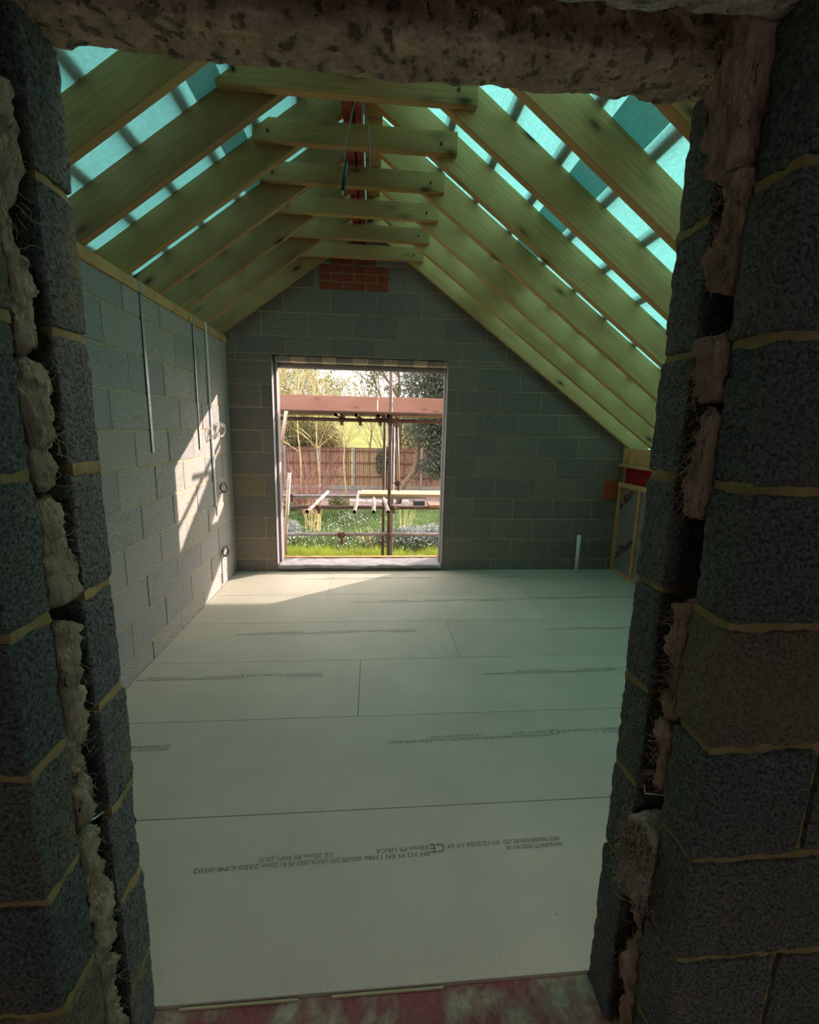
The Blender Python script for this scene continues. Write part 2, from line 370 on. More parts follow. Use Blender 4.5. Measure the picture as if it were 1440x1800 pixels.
# scaffold / garden
def m_scaff(name, base, rust):
    t = NT(name); v = t.obj(); n1 = t.noise(v, 9, 5, 0.65)
    cc = t.ramp(n1, [(0.35, base), (0.65, rust)])
    return t.fin(cc, 0.55, t.bump(t.noise(v, 80, 3), 0.2, 0.002), 0.35)
M_TUBE = m_scaff('weathered_tube', (0.15, 0.11, 0.10), (0.10, 0.065, 0.055))
M_TUBE_PALE = m_scaff('pale_tube', (0.55, 0.49, 0.43), (0.40, 0.33, 0.28))
M_TUBE_GREY = m_scaff('grey_tube', (0.36, 0.36, 0.39), (0.25, 0.23, 0.23))
M_COUP = m_plain('rusty_coupler', (0.13, 0.075, 0.055), 0.7, 0.3, 30)
def m_fence():
    t = NT('fence_boards'); at_ = t.n('Attribute', _attribute_name='blk').outputs['Fac']; v = t.obj((6, 6, 0.7))
    cc = t.ramp(at_, [(0.0, (0.19, 0.105, 0.08)), (0.5, (0.28, 0.155, 0.12)), (1.0, (0.36, 0.215, 0.17))])
    cc = t.mix(1.0, cc, t.ramp(t.noise(v, 5, 4), [(0.3, 0.75), (0.7, 1.2)]), 'MULTIPLY'); return t.fin(cc, 0.85, spec=0.1)
M_FENCE = m_fence()
M_POST = m_plain('concrete_post', (0.30, 0.28, 0.26), 0.9, 0.15, 6)
M_LAWN = m_plain('lawn_grass', (0.06, 0.10, 0.03), 0.95, 0.35, 2.5, 0.6, 30, spec=0.1)
M_SOIL = m_plain('bed_soil', (0.16, 0.115, 0.11), 0.95, 0.5, 7, 0.8, 25, spec=0.1)
M_FIELD = m_plain('field_grass', (0.16, 0.17, 0.05), 0.95, 0.2, 0.4, spec=0.1)
M_BARK = m_plain('bark', (0.20, 0.155, 0.11), 0.95, 0.4, 12, 0.5, 40, spec=0.1)
M_TWIG = m_plain('twigs', (0.30, 0.23, 0.14), 0.95, 0.45, 2, spec=0.1)
M_TWIG_Y = m_plain('pale_twigs', (0.48, 0.42, 0.20), 0.95, 0.35, 2, spec=0.1)
M_TWIG_R = m_plain('red_stems', (0.34, 0.17, 0.15), 0.9, 0.3, 6, spec=0.1)
M_TWIG_T = m_plain('straw_stems', (0.58, 0.47, 0.24), 0.9, 0.25, 6, spec=0.1)
def m_leaf(name, colr, tr=0.35):
    t = NT(name); n1 = t.noise(t.obj(), 3.0, 5, 0.7)
    cc = t.ramp(n1, [(0.3, tuple(x * 0.6 for x in colr)), (0.7, tuple(min(1, x * 1.45) for x in colr))])
    D = t.n('BsdfDiffuse', Color=cc); T = t.n('BsdfTranslucent', Color=cc); G = t.n('BsdfGlossy', Color=(0.5, 0.5, 0.5), Roughness=0.45)
    mx = t.n('MixShader', i0=tr, i1=D.outputs[0], i2=T.outputs[0]); m2 = t.n('MixShader', i0=0.06, i1=mx.outputs[0], i2=G.outputs[0])
    t.t.links.new(m2.outputs[0], t.out.inputs[0]); return t.m
M_LEAF_HOLLY = m_leaf('holly_leaf', (0.14, 0.16, 0.12)); M_LEAF_OLIVE = m_leaf('olive_leaf', (0.16, 0.16, 0.07))
M_LEAF_YEL = m_leaf('yellow_leaf', (0.34, 0.33, 0.07)); M_LEAF_GREY = m_leaf('grey_leaf', (0.24, 0.26, 0.25))
M_BLADE = m_leaf('grass_blade', (0.085, 0.125, 0.035), 0.5); M_BLADE_LIME = m_leaf('lime_blade', (0.24, 0.29, 0.03), 0.5)
M_PETAL = m_leaf('white_petal', (0.75, 0.76, 0.74), 0.4)
M_STONE = m_plain('edging_stone', (0.5, 0.45, 0.42), 0.9, 0.2, 9, 0.5, 40)

# ------------------------------------------------------------------ room dimensions
XL, XR, D = -1.419, 2.714, 4.683            # left wall, knee wall, gable inner face
JL, JR = -0.556, 0.632                      # doorway reveals
Y_O0, Y_O1, Y_I0, Y_I1 = 0.686, 0.786, 0.873, 0.973   # near leaf, cavity, far leaf
LZ = 2.163                                  # lintel soffit
WL, WR, WB, WT = -0.997, 0.7765, 0.052, 2.212
SL = 0.715; CS = 1 / math.hypot(1, SL); AX = -0.043; AZ = 3.361; RD = 0.176
def zu(x): return AZ - SL * abs(x - AX)      # underside of the rafters
def zt(x): return zu(x) + RD / CS            # top of the rafters

# ------------------------------------------------------------------ STRUCTURE: block walls
def rect_sub(rs, h):
    out = []
    for (u0, u1, v0, v1, val) in rs:
        if u1 <= h[0] or u0 >= h[1] or v1 <= h[2] or v0 >= h[3]: out.append((u0, u1, v0, v1, val)); continue
        if u0 < h[0]: out.append((u0, h[0], v0, v1, val))
        if u1 > h[1]: out.append((h[1], u1, v0, v1, val))
        w0, w1 = max(u0, h[0]), min(u1, h[1])
        if v0 < h[2]: out.append((w0, w1, v0, h[2], val))
        if v1 > h[3]: out.append((w0, w1, h[3], v1, val))
    return out
def blocks(rows, u0, u1, phase, rnd, length=0.447):
    out = []
    for i, (v0, v1) in enumerate(rows):
        ph = phase(i, v0)
        k = math.floor((u0 - ph) / length)
        while ph + k * length < u1:
            p, q = ph + k * length + 0.005, ph + (k + 1) * length - 0.005
            p, q = max(p, u0), min(q, u1)
            if q - p > 0.02: out.append((p, q, v0, v1, rnd.random()))
            k += 1
    return out
def roof_clip(mb, keep=0.0):
    pass
J0 = 0.1277
def rows_std(k0, k1): return [(J0 + 0.225 * k + 0.005, J0 + 0.225 * (k + 1) - 0.005) for k in range(k0, k1)]

def clip_roof(ob, margin):
    import bmesh
    bm = bmesh.new(); bm.from_mesh(ob.data); ox, oy, oz = ob.location
    for s in (-1, 1):
        no = Vector((s * SL, 0, 1)).normalized()
        pt = Vector((AX - ox, 0, AZ + RD / CS - margin - oz))
        bmesh.ops.bisect_plane(bm, geom=bm.verts[:] + bm.edges[:] + bm.faces[:], dist=1e-5, plane_co=pt, plane_no=no, clear_outer=True)
    bm.to_mesh(ob.data); bm.free()

rnd = random.Random(11)
# gable wall with the window opening
rows = [(-0.10, J0 - 0.005)] + rows_std(0, 9) + [(2.159, 2.216), (2.226, 2.385), (2.395, 2.605), (2.615, 2.835), (2.845, 3.06), (3.07, 3.285), (3.295, 3.51)]
def ph_gable(i, v0):
    c_ = v0
    if i >= 10: return {10: 0.9, 11: 0.926, 12: -1.08, 13: -0.858, 14: -1.0, 15: -0.85, 16: -1.0}[i]
    return 0.881 if i % 2 == 0 else 1.092
hole = (WL, WR, WB, WT)
brk = [(-0.515, 0.155, 2.838, 3.066), (-0.41, 0.045, 3.066, 3.225)]
rs = blocks(rows, XL - 0.25, XR + 0.02, ph_gable, rnd)
left = [r for r in rs if r[1] <= WL + 0.01 or r[0] > WR or r[2] > 2.15]
rs2 = [r for r in rs if r[2] > 2.15 or r[0] >= WR - 0.5 and r[1] > WR]
for i, (v0, v1) in enumerate(rows[:10]):                  # left of the window: full and cut blocks
    if i % 2 == 0: rs2 += [(XL - .2, -1.11, v0, v1, 1.75 if i == 4 else rnd.random()), (-1.10, WL, v0, v1, rnd.random())]
    else: rs2 += [(XL - .2, WL, v0, v1, rnd.random())]
rs2 += [(WL, WR, -0.10, WB, rnd.random())]
for h in [hole] + brk + [(2.54, 2.70, 0.80, 1.018)]: rs2 = rect_sub(rs2, h)
mb = MB()
for (p, q, v0, v1, val) in rs2:
    d = rnd.uniform(-0.003, 0.002)
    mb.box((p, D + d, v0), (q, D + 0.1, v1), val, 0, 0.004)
bk = rect_sub([(XL - 0.25, XR + 0.3, -0.10, 3.6, 0)], hole)
for (p, q, v0, v1, val) in bk: mb.box((p, D + 0.005, v0), (q, D + 0.098, v1), 0, 1)
mb.build
def brick_patch(mb, x0, x1, z0, z1, off, mat):
    z = z0; i = 0
    while z < z1 - 0.03:
        x = x0 - (off if i % 2 else 0.0)
        while x < x1:
            p, q = max(x, x0), min(x + 0.213, x1)
            if q - p > 0.02: mb.box((p, D - 0.002, z), (q, D + 0.09, min(z + 0.066, z1)), rnd.random(), mat, 0.003)
            x += 0.2235
        z += 0.0755; i += 1
brick_patch(mb, -0.512, 0.152, 2.838, 3.062, 0.11, 2); brick_patch(mb, -0.405, 0.042, 3.066, 3.22, 0.05, 2)
mb.box((2.545, D - 0.02, 0.806), (2.697, D + 0.08, 1.013), 0.3, 3, 0.004)
mb.box((-1.3, D - 0.004, 1.06), (-1.29, D, 1.07), 0.3, 1)
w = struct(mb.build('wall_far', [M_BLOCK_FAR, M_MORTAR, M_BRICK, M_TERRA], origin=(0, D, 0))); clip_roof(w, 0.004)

# left long wall
mb = MB(); rws = [(-0.10, J0 - 0.005)] + rows_std(0, 9) + [(J0 + 0.225 * 9 + .005, 2.300)]
for (p, q, v0, v1, val) in blocks(rws, 0.7, D, lambda i, v: 2.838 if i % 2 == 0 else 2.61, rnd):
    d = rnd.uniform(-0.003, 0.002)
    mb.box((XL - 0.1, p, v0), (XL - d, q, v1), val, 0, 0.004)
mb.box((XL - 0.1, 0.7, -0.1), (XL - 0.004, D + .1, 2.30), 0, 1)
struct(mb.build('wall_left', [M_BLOCK, M_MORTAR], origin=(XL, 2.7, 0)))
mb = MB(); mb.box((XL - 0.34, 0.5, -1.4), (XL - 0.2, 5.0, 2.28)); struct(mb.build('wall_left_outer', M_BRICK_OUT))

# doorway wall: two leaves of raw block with a cavity between
COURSE = [-0.04, 0.2, 0.4465, 0.693, 0.94, 1.186, 1.432, 1.679, 1.925, 2.172]
def leaf(name, y0, y1, seed, phase):
    r_ = random.Random(seed); mb = MB()
    for side in (-1, 1):
        xj = JL if side < 0 else JR
        for i in range(len(COURSE) - 1):
            z0, z1 = COURSE[i] + 0.007, COURSE[i + 1] - 0.007
            ln = 0.44 if (i + phase) % 2 else 0.225
            jx = r_.uniform(-0.004, 0.004)
            smear = r_.random()
            if name.endswith('outer') and ((side < 0 and i == 1) or (side > 0 and i == 4)): smear = 1.5
            if side < 0: lo, hi = (xj - ln, y0, z0), (xj + jx, y1, z1)
            else: lo, hi = (xj - jx, y0, z0), (xj + ln, y1, z1)
            mb.rough(lo, hi, 0.0085, 0.008, 0.0035, 55, seed + i, smear, 0)
            if side < 0: lo, hi = (xj - ln - 0.46, y0 + .001, z0), (xj - ln - 0.012, y1 - .001, z1)
            else: lo, hi = (xj + ln + 0.012, y0 + .001, z0), (xj + ln + 0.46, y1 - .001, z1)
            mb.rough(lo, hi, 0.02, 0.008, 0.003, 55, seed + i + 40, r_.random(), 0)
            if side < 0: lo, hi = (xj - 0.7, y0 + 0.006, z1 - 0.004), (xj - 0.002 + r_.uniform(-.004, .004), y1 - 0.004, z1 + 0.018)
            else: lo, hi = (xj + 0.002 + r_.uniform(-.004, .004), y0 + 0.006, z1 - 0.004), (xj + 0.7, y1 - 0.004, z1 + 0.018)
            if i < len(COURSE) - 2: mb.rough(lo, hi, 0.012, 0.004, 0.005, 30, seed + i + 80, 0, 1)
        xa, xb = (xj - 0.66, xj - 0.02) if side < 0 else (xj + 0.02, xj + 0.66)
        mb.box((xa, y0 + 0.012, -0.05), (xb, y1 - 0.012, 2.172), 0, 1)
    # beyond the frame: plain field of blocks up to the roof
    for (p, q, v0, v1) in [(-1.9, JL - 0.6, -0.05, 2.17), (JR + 0.6, 3.1, -0.05, 2.17), (-1.9, 3.1, 2.31, 3.6), (-1.9, JL - 0.25, 2.165, 2.32), (JR + 0.25, 3.1, 2.165, 2.32)]:
        mb.box((p, y0 + 0.004, v0), (q, y1 - 0.004, v1), r_.random(), 0)
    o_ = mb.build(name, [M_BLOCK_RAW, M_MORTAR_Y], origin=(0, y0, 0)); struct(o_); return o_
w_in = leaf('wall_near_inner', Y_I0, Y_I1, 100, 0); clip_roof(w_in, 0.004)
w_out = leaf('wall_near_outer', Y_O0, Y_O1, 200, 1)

# floor: chipboard sheets, seams 0.6 m apart, gaps between the sheets
mb = MB(); seam = [0.973, 1.568, 2.168, 2.768, 3.368, 3.968, 4.568, 4.69]
butts = [[], [], [-0.065], [0.61], [1.477], [-0.40], [0.8]]
for i in range(7):
    xs = [XL + 0.004] + butts[i] + [2.72]
    for p, q in zip(xs[:-1], xs[1:]):
        mb.box((p + 0.0012, seam[i] + 0.0014, -0.022), (q - 0.0012, seam[i + 1] - 0.0014, R.uniform(-0.0006, 0)), R.random(), 0, 0.0008)
mb.box((XL - 0.02, 1.0, -0.06), (2.75, 4.69, -0.024), 0, 1)
floor = struct(mb.build('floor', [M_FLOOR, M_DARK], origin=(0, 0, 0)))
mb = MB(); mb.box((-2.3, -2.4, -0.08), (2.6, 0.973, -0.013)); struct(mb.build('floor_landing', M_THRESH))

def text_geo(s, size, off=0.0):
    cu = bpy.data.curves.new('t', 'FONT'); cu.body = s; cu.size = size; cu.resolution_u = 2; cu.offset = off
    ob = bpy.data.objects.new('t', cu); col.objects.link(ob)
    dg = bpy.context.evaluated_depsgraph_get(); me = bpy.data.meshes.new_from_object(ob.evaluated_get(dg))
    V = np.array([v.co[:] for v in me.vertices]); Fq = [tuple(p.vertices) for p in me.polygons]
    bpy.data.objects.remove(ob); bpy.data.curves.remove(cu); bpy.data.meshes.remove(me)
    return V, Fq
SEGS = [  # (text, start, end, line) along a 1.33 m stamp, read from the far side of the room
    ('WEST FRASER EUROPE LTD', 0.0, 0.22, 1), ('07/12/2024', 0.235, 0.36, 1), ('17 47', 0.375, 0.435, 1), ('CE', 0.445, 0.50, 2),
    ('22mm P5 UKCA', 0.505, 0.70, 1), ('CE 22mm P5 WP1', 0.855, 1.05, 1), ('DATE', 1.065, 1.115, 1),
    ('MANUFACTURED IN UK', 0.0, 0.22, 0), ('EN 312 P5 EN 13986', 0.505, 0.74, 0), ('0502-CPR-2350', 0.75, 0.86, 0),
    ('UKCA 0502 P5 E1 22mm', 0.87, 1.10, 0), ('2350-CPR-0502', 1.11, 1.33, 0)]
GEO = [(text_geo(s, 0.024 if ln < 2 else 0.05), p, q, ln) for s, p, q, ln in SEGS]
def stamp(xr, y, xmin, xmax, slope=0.0):
    mb = MB()
    for (V, Fq), p, q, ln in GEO:
        x0, x1 = V[:, 0].min(), V[:, 0].max(); X = (V[:, 0] - x0) / (x1 - x0) * (q - p) + p
        Yl = V[:, 1] + (0.0 if ln == 1 else 0.024 if ln == 0 else -0.004)
        Wx = xr - X; Wy = y - Yl + 0.022 + slope * X
        if Wx.min() < xmin or Wx.max() > xmax: continue
        mb.add(np.stack([Wx, Wy, np.full_like(X, 0.0007)], 1), Fq)
    if mb.v: mb.build('printed_text', M_INK, floor)
for xr, y in [(0.724, 1.378), (1.42, 1.985), (-0.953, 1.975), (-0.30, 2.588), (2.05, 2.568), (0.342, 3.185), (2.70, 3.185), (1.19, 3.79), (2.62, 3.83), (0.64, 4.418), (2.5, 4.438)]:
    stamp(xr, y, XL + 0.01, 2.70, -0.016 if y < 2 else -0.004)

# right knee wall: red steel, timber plate, studs, foil insulation
kw = struct(empty('wall_right', (XR, 2.8, 0)))
mb = MB(); mb.box((XR + 0.018, 0.98, 0.03), (XR + 0.10, D, 0.955)); mb.build('insulation_board', M_FOIL, kw)
for y in (4.66, 4.285, 3.86, 3.46, 3.06, 2.66, 2.26, 1.86, 1.46, 1.06):
    mb = MB(); mb.box((XR, y - 0.022, 0.03), (XR + 0.05, y + 0.022, 0.955), 0, 0, 0.002, None); s_ = mb.build('stud', M_PINE, kw)
for z0, z1, nm, mt in [(-0.002, 0.032, 'sole_plate', M_PINE), (0.955, 1.003, 'head_plate', M_PINE)]:
    mb = MB(); mb.box((XR - 0.012 * (z0 > 0.5), 0.98, z0), (XR + 0.09, D - .002, z1), 0, 0, 0.002); mb.build(nm, M_PINE, kw)
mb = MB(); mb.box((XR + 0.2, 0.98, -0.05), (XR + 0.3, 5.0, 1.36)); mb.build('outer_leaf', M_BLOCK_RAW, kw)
def foil_text(y_start, z_start, ang, nm='printed_text'):
    V, Fq = text_geo('EcoTherm', 0.115, 0.0035); mb = MB()
    ca, sa = math.cos(ang), math.sin(ang)
    u = V[:, 0] + 0.16 + V[:, 1] * 0.2; w_ = V[:, 1]
    Y = y_start - (u * ca - w_ * sa) ; Z = z_start + (u * sa + w_ * ca)
    ok = (Y > 4.2) & (Y < 4.64) & (Z > 0.04) & (Z < 0.95)
    mb.add(np.stack([np.full_like(Y, XR + 0.0168), Y, Z], 1), [f for f in Fq if all(ok[i] for i in f)])
    for tri in [((0, 0), (0.05, 0), (0.085, 0.08)), ((0.055, 0), (0.12, 0), (0.1, 0.085))]:
        T = np.array(tri) ; Yt = y_start - (T[:, 0] * ca - T[:, 1] * sa); Zt = z_start + (T[:, 0] * sa + T[:, 1] * ca)
        mb.add(np.stack([np.full(3, XR + 0.0168), Yt, Zt], 1), [(0, 1, 2)])
    mb.build(nm, M_INK_RED, kw)
foil_text(4.66, 0.67, math.radians(42)); foil_text(4.80, 0.0, math.radians(38))

# landing behind the camera (shell only)
mb = MB(); mb.box((-2.4, -2.5, -0.08), (-2.3, Y_O0, 2.6)); struct(mb.build('wall_landing_left', M_PLASTER))
mb = MB(); mb.box((2.6, -2.5, -0.08), (2.7, Y_O0, 2.6)); struct(mb.build('wall_landing_right', M_PLASTER))
mb = MB()
for (p, q, v0, v1, _) in rect_sub([(-2.4, 2.7, -0.08, 2.6, 0)], (-0.55, 1.25, 0.95, 2.1)): mb.box((p, -2.5, v0), (q, -2.4, v1))  # opening added behind the camera to let daylight in
struct(mb.build('wall_landing_back', M_PLASTER))
mb = MB(); mb.box((-2.4, -2.5, 2.5), (2.7, Y_O0 + 0.05, 2.6)); struct(mb.build('ceiling_landing', M_PLASTER))

# gable outer leaf and window linings
mb = MB()
OL, OR_, OB, OT = WL + 0.02, WR + 0.015, WB - 0.02, 2.162
for (p, q, v0, v1, _) in rect_sub([(XL - 0.36, XR + 0.3, -1.4, 3.62, 0)], (OL, OR_, OB, OT + 0.075)): mb.box((p, 4.875, v0), (q, 4.98, v1))
w = struct(mb.build('wall_far_outer', M_BRICK_OUT)); clip_roof(w, 0.004)
win = struct(empty('window_1', ((WL + WR) / 2, D, WB)))
mb = MB(); x = OL; i = 0
while x < OR_ - 0.02:
    q = min(x + 0.155, OR_); mb.box((x + 0.002, 4.74, OT), (q - 0.002, 4.98, OT + 0.085), 0, i % 2, 0.003); x = q; i += 1
mb.build('head_bricks', [M_BRICK_GREY, M_BRICK_PALE], win)
for nm, lo, hi in [('jamb_lining', (WL - 0.001, D - 0.004, WB + .01), (WL + 0.006, 4.80, WT)), ('jamb_lining', (WL + 0.006, 4.78, WB + .01), (OL + 0.012, 4.885, OT)),
                   ('jamb_lining', (WR - 0.012, 4.78, WB + .01), (WR + 0.001, 4.80, WT)), ('jamb_lining', (WR - 0.006, D - 0.006, WB + .01), (WR + 0.001, 4.78, WT)),
                   ('jamb_lining', (WR - 0.016, 4.80, WB + .01), (OR_, 4.885, OT))]:
    mb = MB(); mb.box(lo, hi, 0, 0, 0.003); mb.build(nm, M_PLASTIC, win)
mb = MB(); mb.box((OL, 4.86, 2.112), (OR_, 4.91, 2.166), 0, 0, 0.016); mb.build('head_lining', M_PLASTIC, win)
mb = MB(); mb.box((WL, D - 0.003, WB - 0.02), (WR, 4.98, WB + 0.002), 0, 0, 0.002); mb.build('sill_bed', M_MORTAR, win)
mb = MB(); mb.box((WL + .01, 4.93, WB), (WR - .01, 4.985, WB + 0.028), 0, 0, 0.004); mb.build('sill_batten', M_PINE, win)
# crumpled damp-proof sheet over the sill
nx, ny = 120, 26; X, T_ = np.meshgrid(np.linspace(WL + 0.012, WR - 0.012, nx), np.linspace(0, 1, ny), indexing='ij')
P = np.stack([X.ravel(), np.zeros(X.size), np.zeros(X.size)], 1); t_ = T_.ravel(); pp = np.stack([X.ravel(), t_ * 0.3, np.zeros(X.size)], 1)
wav = noise3(pp, 9, 3) * 0.5 + noise3(pp * np.array([1, 2.5, 1]), 16, 4) * 0.5
drop = np.clip((t_ - 0.72) / 0.28, 0, 1)
P[:, 1] = 4.935 - 0.27 * np.clip(t_ / 0.8, 0, 1) - 0.008 * drop + 0.004 * wav
P[:, 2] = WB + 0.014 + 0.010 * wav * (1 - 0.3 * drop) - drop * (0.030 + 0.010 * noise3(pp, 6, 9))
I = np.arange(X.size).reshape(nx, ny); Fq = np.stack([I[:-1, :-1], I[1:, :-1], I[1:, 1:], I[:-1, 1:]], -1).reshape(-1, 4)
mb = MB(); mb.add(P, Fq.tolist(), 0, 0, True)
sh = mb.build('damp_proof_sheet', M_SHEET); tag(sh, 'crumpled pale lilac plastic sheet laid over the bare window sill', 'plastic sheet')
so = sh.modifiers.new('s', 'SOLIDIFY'); so.thickness = 0.0015

# ------------------------------------------------------------------ THINGS: lintels
def rag(seed, amp):
    def fn(X):
        e = np.maximum(0, 1 - (X[:, 2] - X[:, 2].min()) / 0.02)
        X = X.copy(); X[:, 2] += amp * fbm(X * np.array([1, 1.2, 0]), 16, 3, seed) * (X[:, 2] < LZ + 0.03); return X
    return fn
mb = MB(); mb.rough((JL - 0.24, Y_I0 + 0.002, LZ + .002), (JR + 0.24, Y_I1 - 0.001, 2.305), 0.0075, 0.007, 0.007, 26, 5, 0, 0, 4, True, rag(3, 0.004))
tag(mb.build('lintel', M_LINTEL), 'pitted brown concrete lintel spanning the inner block leaf above the doorway', 'lintel')
mb = MB(); mb.rough((JL - 0.24, Y_O0, LZ + .002), (JR + 0.24, Y_O1, 2.305), 0.009, 0.006, 0.005, 26, 9, 0, 0, 4, True, rag(4, 0.003))
tag(mb.build('lintel', M_LINTEL_PALE), 'pale grey concrete lintel at the top edge, on the camera side of cavity', 'lintel')

# ------------------------------------------------------------------ rafters, collars, ridge, plate
def slope_mat(side, y):
    ang = math.atan(SL)
    X = Vector((math.cos(ang), 0, -math.sin(ang))) if side > 0 else Vector((-math.cos(ang), 0, -math.sin(ang)))
    Y = Vector((0, 1, 0)); Z = X.cross(Y)
    if Z.z < 0: Y = -Y; Z = X.cross(Y)
    Mx = Matrix.Identity(4)
    for i in range(3): Mx[i][0], Mx[i][1], Mx[i][2] = X[i], Y[i], Z[i]
    Mx[0][3] = AX; Mx[1][3] = y; Mx[2][3] = AZ
    return Mx
RY = [2.49 + 0.418 * k for k in range(-3, 6)]
NAMES_L = {8: 'against the gable wall'}
for side in (-1, 1):
    for k, y in enumerate(RY):
        L = (AX - (XL - 0.36)) / CS if side < 0 else (3.03 - AX) / CS
        mb = MB(); mb.box((0.0, -0.0235, 0), (L, 0.0235, RD), R.random(), 0, 0.0025)
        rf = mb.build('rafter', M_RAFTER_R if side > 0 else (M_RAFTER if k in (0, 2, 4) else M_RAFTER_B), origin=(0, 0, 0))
        rf.matrix_world = slope_mat(side, y + 0.0235)
        n_ = len(RY) - 1 - k
        where = 'lying against the gable wall' if n_ == 0 else ORD[n_] + ' in from the gable wall'
        tag(rf, ('timber rafter on the left roof slope, ' if side < 0 else 'green treated rafter on the right roof slope, ') + where, 'rafter', 'left slope rafters' if side < 0 else 'right slope rafters')
        if side > 0:                       # level seat cut onto the blocking
            import bmesh
            bm = bmesh.new(); bm.from_mesh(rf.data); inv = rf.matrix_world.inverted()
            bmesh.ops.bisect_plane(bm, geom=bm.verts[:] + bm.edges[:] + bm.faces[:], plane_co=inv @ Vector((0, 0, 1.374)), plane_no=inv.to_3x3() @ Vector((0, 0, -1)), clear_outer=True)
            bmesh.ops.holes_fill(bm, edges=[e for e in bm.edges if e.is_boundary]); bm.to_mesh(rf.data); bm.free()
CX = [(-0.73, 0.50), (-0.67, 0.478), (-0.735, 0.47), (-0.714, 0.495), (-0.708, 0.476), (-0.707, 0.475)]
for k in range(6):
    y = RY[3 + k]; x0, x1 = CX[k]
    mb = MB(); mb.box((x0, y - 0.0475, 3.078 + (-0.012 if k == 0 else 0)), (x1, y - 0.0005, 3.192), 0, 0, 0.002)
    ob = mb.build('collar_tie', M_RAFTER)
    # corners trimmed to the roof slope
    clip_roof(ob, 0.004)
    w_ = ['nearest the doorway lintel', 'second from the doorway', 'third from the doorway', 'fourth from the doorway', 'fifth from the doorway', 'farthest, just above the brick patch'][k]
    tag(ob, 'horizontal timber collar across the roof, ' + w_, 'collar tie', 'roof collars')
    for xb in (x0 + 0.085, x1 - 0.095):
        m2 = MB(); m2.tube([(xb, y - 0.054, 3.125), (xb, y - 0.046, 3.125)], 0.008, 8); m2.build('bolt', M_CABLE_DK, ob)
rb = empty('ridge_beam', (-0.115, 2.8, 3.215)); tag(rb, 'red painted twin ridge beam running along the roof apex', 'beam')
for x0, x1 in ((-0.172, -0.118), (-0.108, -0.064)):
    mb = MB(); mb.box((x0, 0.98, 3.215 + (0.006 if x0 > -.11 else 0)), (x1, 4.66, 3.43), 0, 0, 0.006); mb.build('plank', M_RED, rb)
mb = MB(); mb.box((-0.06, 1.0, 3.432), (0.055, 4.66, 3.456), 0, 0, 0.001)  # added to cover the bright membrane strip beside the beam
rbd = mb.build('ridge_gap_cover', M_RAFTER); tag(rbd, 'added timber board covering the bright gap along the roof apex just right of the red beam', 'cover board')
mb = MB(); mb.box((XL - 0.1, 0.98, 2.302), (XL + 0.009, D - 0.005, 2.368), 0, 0, 0.003)
wp = mb.build('wall_plate', M_PINE); tag(wp, 'long orange timber wall plate on top of the left block wall', 'wall plate')
mb = MB(); mb.box((2.692, 0.98, 1.172), (2.93, D - 0.004, 1.205), 0, 0, 0.002)
tag(mb.build('timber_plate', M_PINE), 'flat timber plate lying on the deep red steel beam', 'timber plate')
mb = MB()
mb.box((2.745, 0.98, 1.004), (2.757, D - 0.06, 1.172)); mb.box((2.728, D - 0.07, 1.003), (2.90, D - 0.058, 1.172), 0, 1)
mb.box((2.735, 0.98, 1.003), (2.90, D - 0.06, 1.013)); mb.box((2.735, 0.98, 1.162), (2.90, D - 0.06, 1.1715))
tag(mb.build('steel_beam', [M_RED_DEEP, M_PINK]), 'deep red painted steel beam above the foil knee wall', 'beam')
for k in range(3, 9):
    y = RY[k]; y1 = (RY[k + 1] if k < 8 else D - 0.01)
    if k < 8: lo_, hi_ = (2.735, y + 0.05, 1.206), (2.79, y1 - 0.004, 1.372)
    else: lo_, hi_ = (2.70, y + 0.0, 1.206), (2.76, y + 0.046, 1.373)
    mb = MB(); mb.box(lo_, hi_, 0, 0, 0.002)
    tag(mb.build('blocking', M_PINE), 'short timber block under the right rafters, ' + (ORD[8 - k] + ' from the gable wall' if k < 8 else 'against the gable wall'), 'timber block', 'rafter blocking')

# battens and membrane over the rafters
def slope_box(side, x0, x1, y0, y1, h0, h1, mb):
    T = slope_mat(side, 0); u0 = (abs(x0 - AX) - RD * SL * CS) / CS; u1 = (abs(x1 - AX) - RD * SL * CS) / CS
    sgn = 1 if (T.to_3x3() @ Vector((0, 1, 0))).y > 0 else -1
    ya, yb = sorted((sgn * y0, sgn * y1))
    mb.box((min(u0, u1), ya, RD + h0), (max(u0, u1), yb, RD + h1), 0, 0, 0.0, T)
BL = [-1.83 + 0.2365 * i for i in range(0, 8)]; BR = [-0.043 + 0.24 + 0.2475 * i for i in range(0, 11)]
off = -1.354 - BL[2]; BL = [x + off for x in BL if x + off < -0.1]
off = 0.939 - BR[3]; BR = [x + off for x in BR]
BR = [0.198, 0.444, 0.691, 0.939, 1.197, 1.437, 1.682, 1.928, 2.174, 2.42, 2.666, 2.91]
for side, B in ((-1, BL), (1, BR)):
    for i, x in enumerate(sorted(B, key=lambda q: -abs(q - AX))):
        mb = MB(); hw = 0.021 * 1
        slope_box(side, x - hw, x + hw, 0.78, 5.05, 0.010, 0.035, mb)
        ob = mb.build('roof_batten', M_PINE)
        tag(ob, 'dark batten strip seen through the teal membrane, %s up the %s slope' % (ORD[i], 'left' if side < 0 else 'right'), 'batten', 'roof battens')
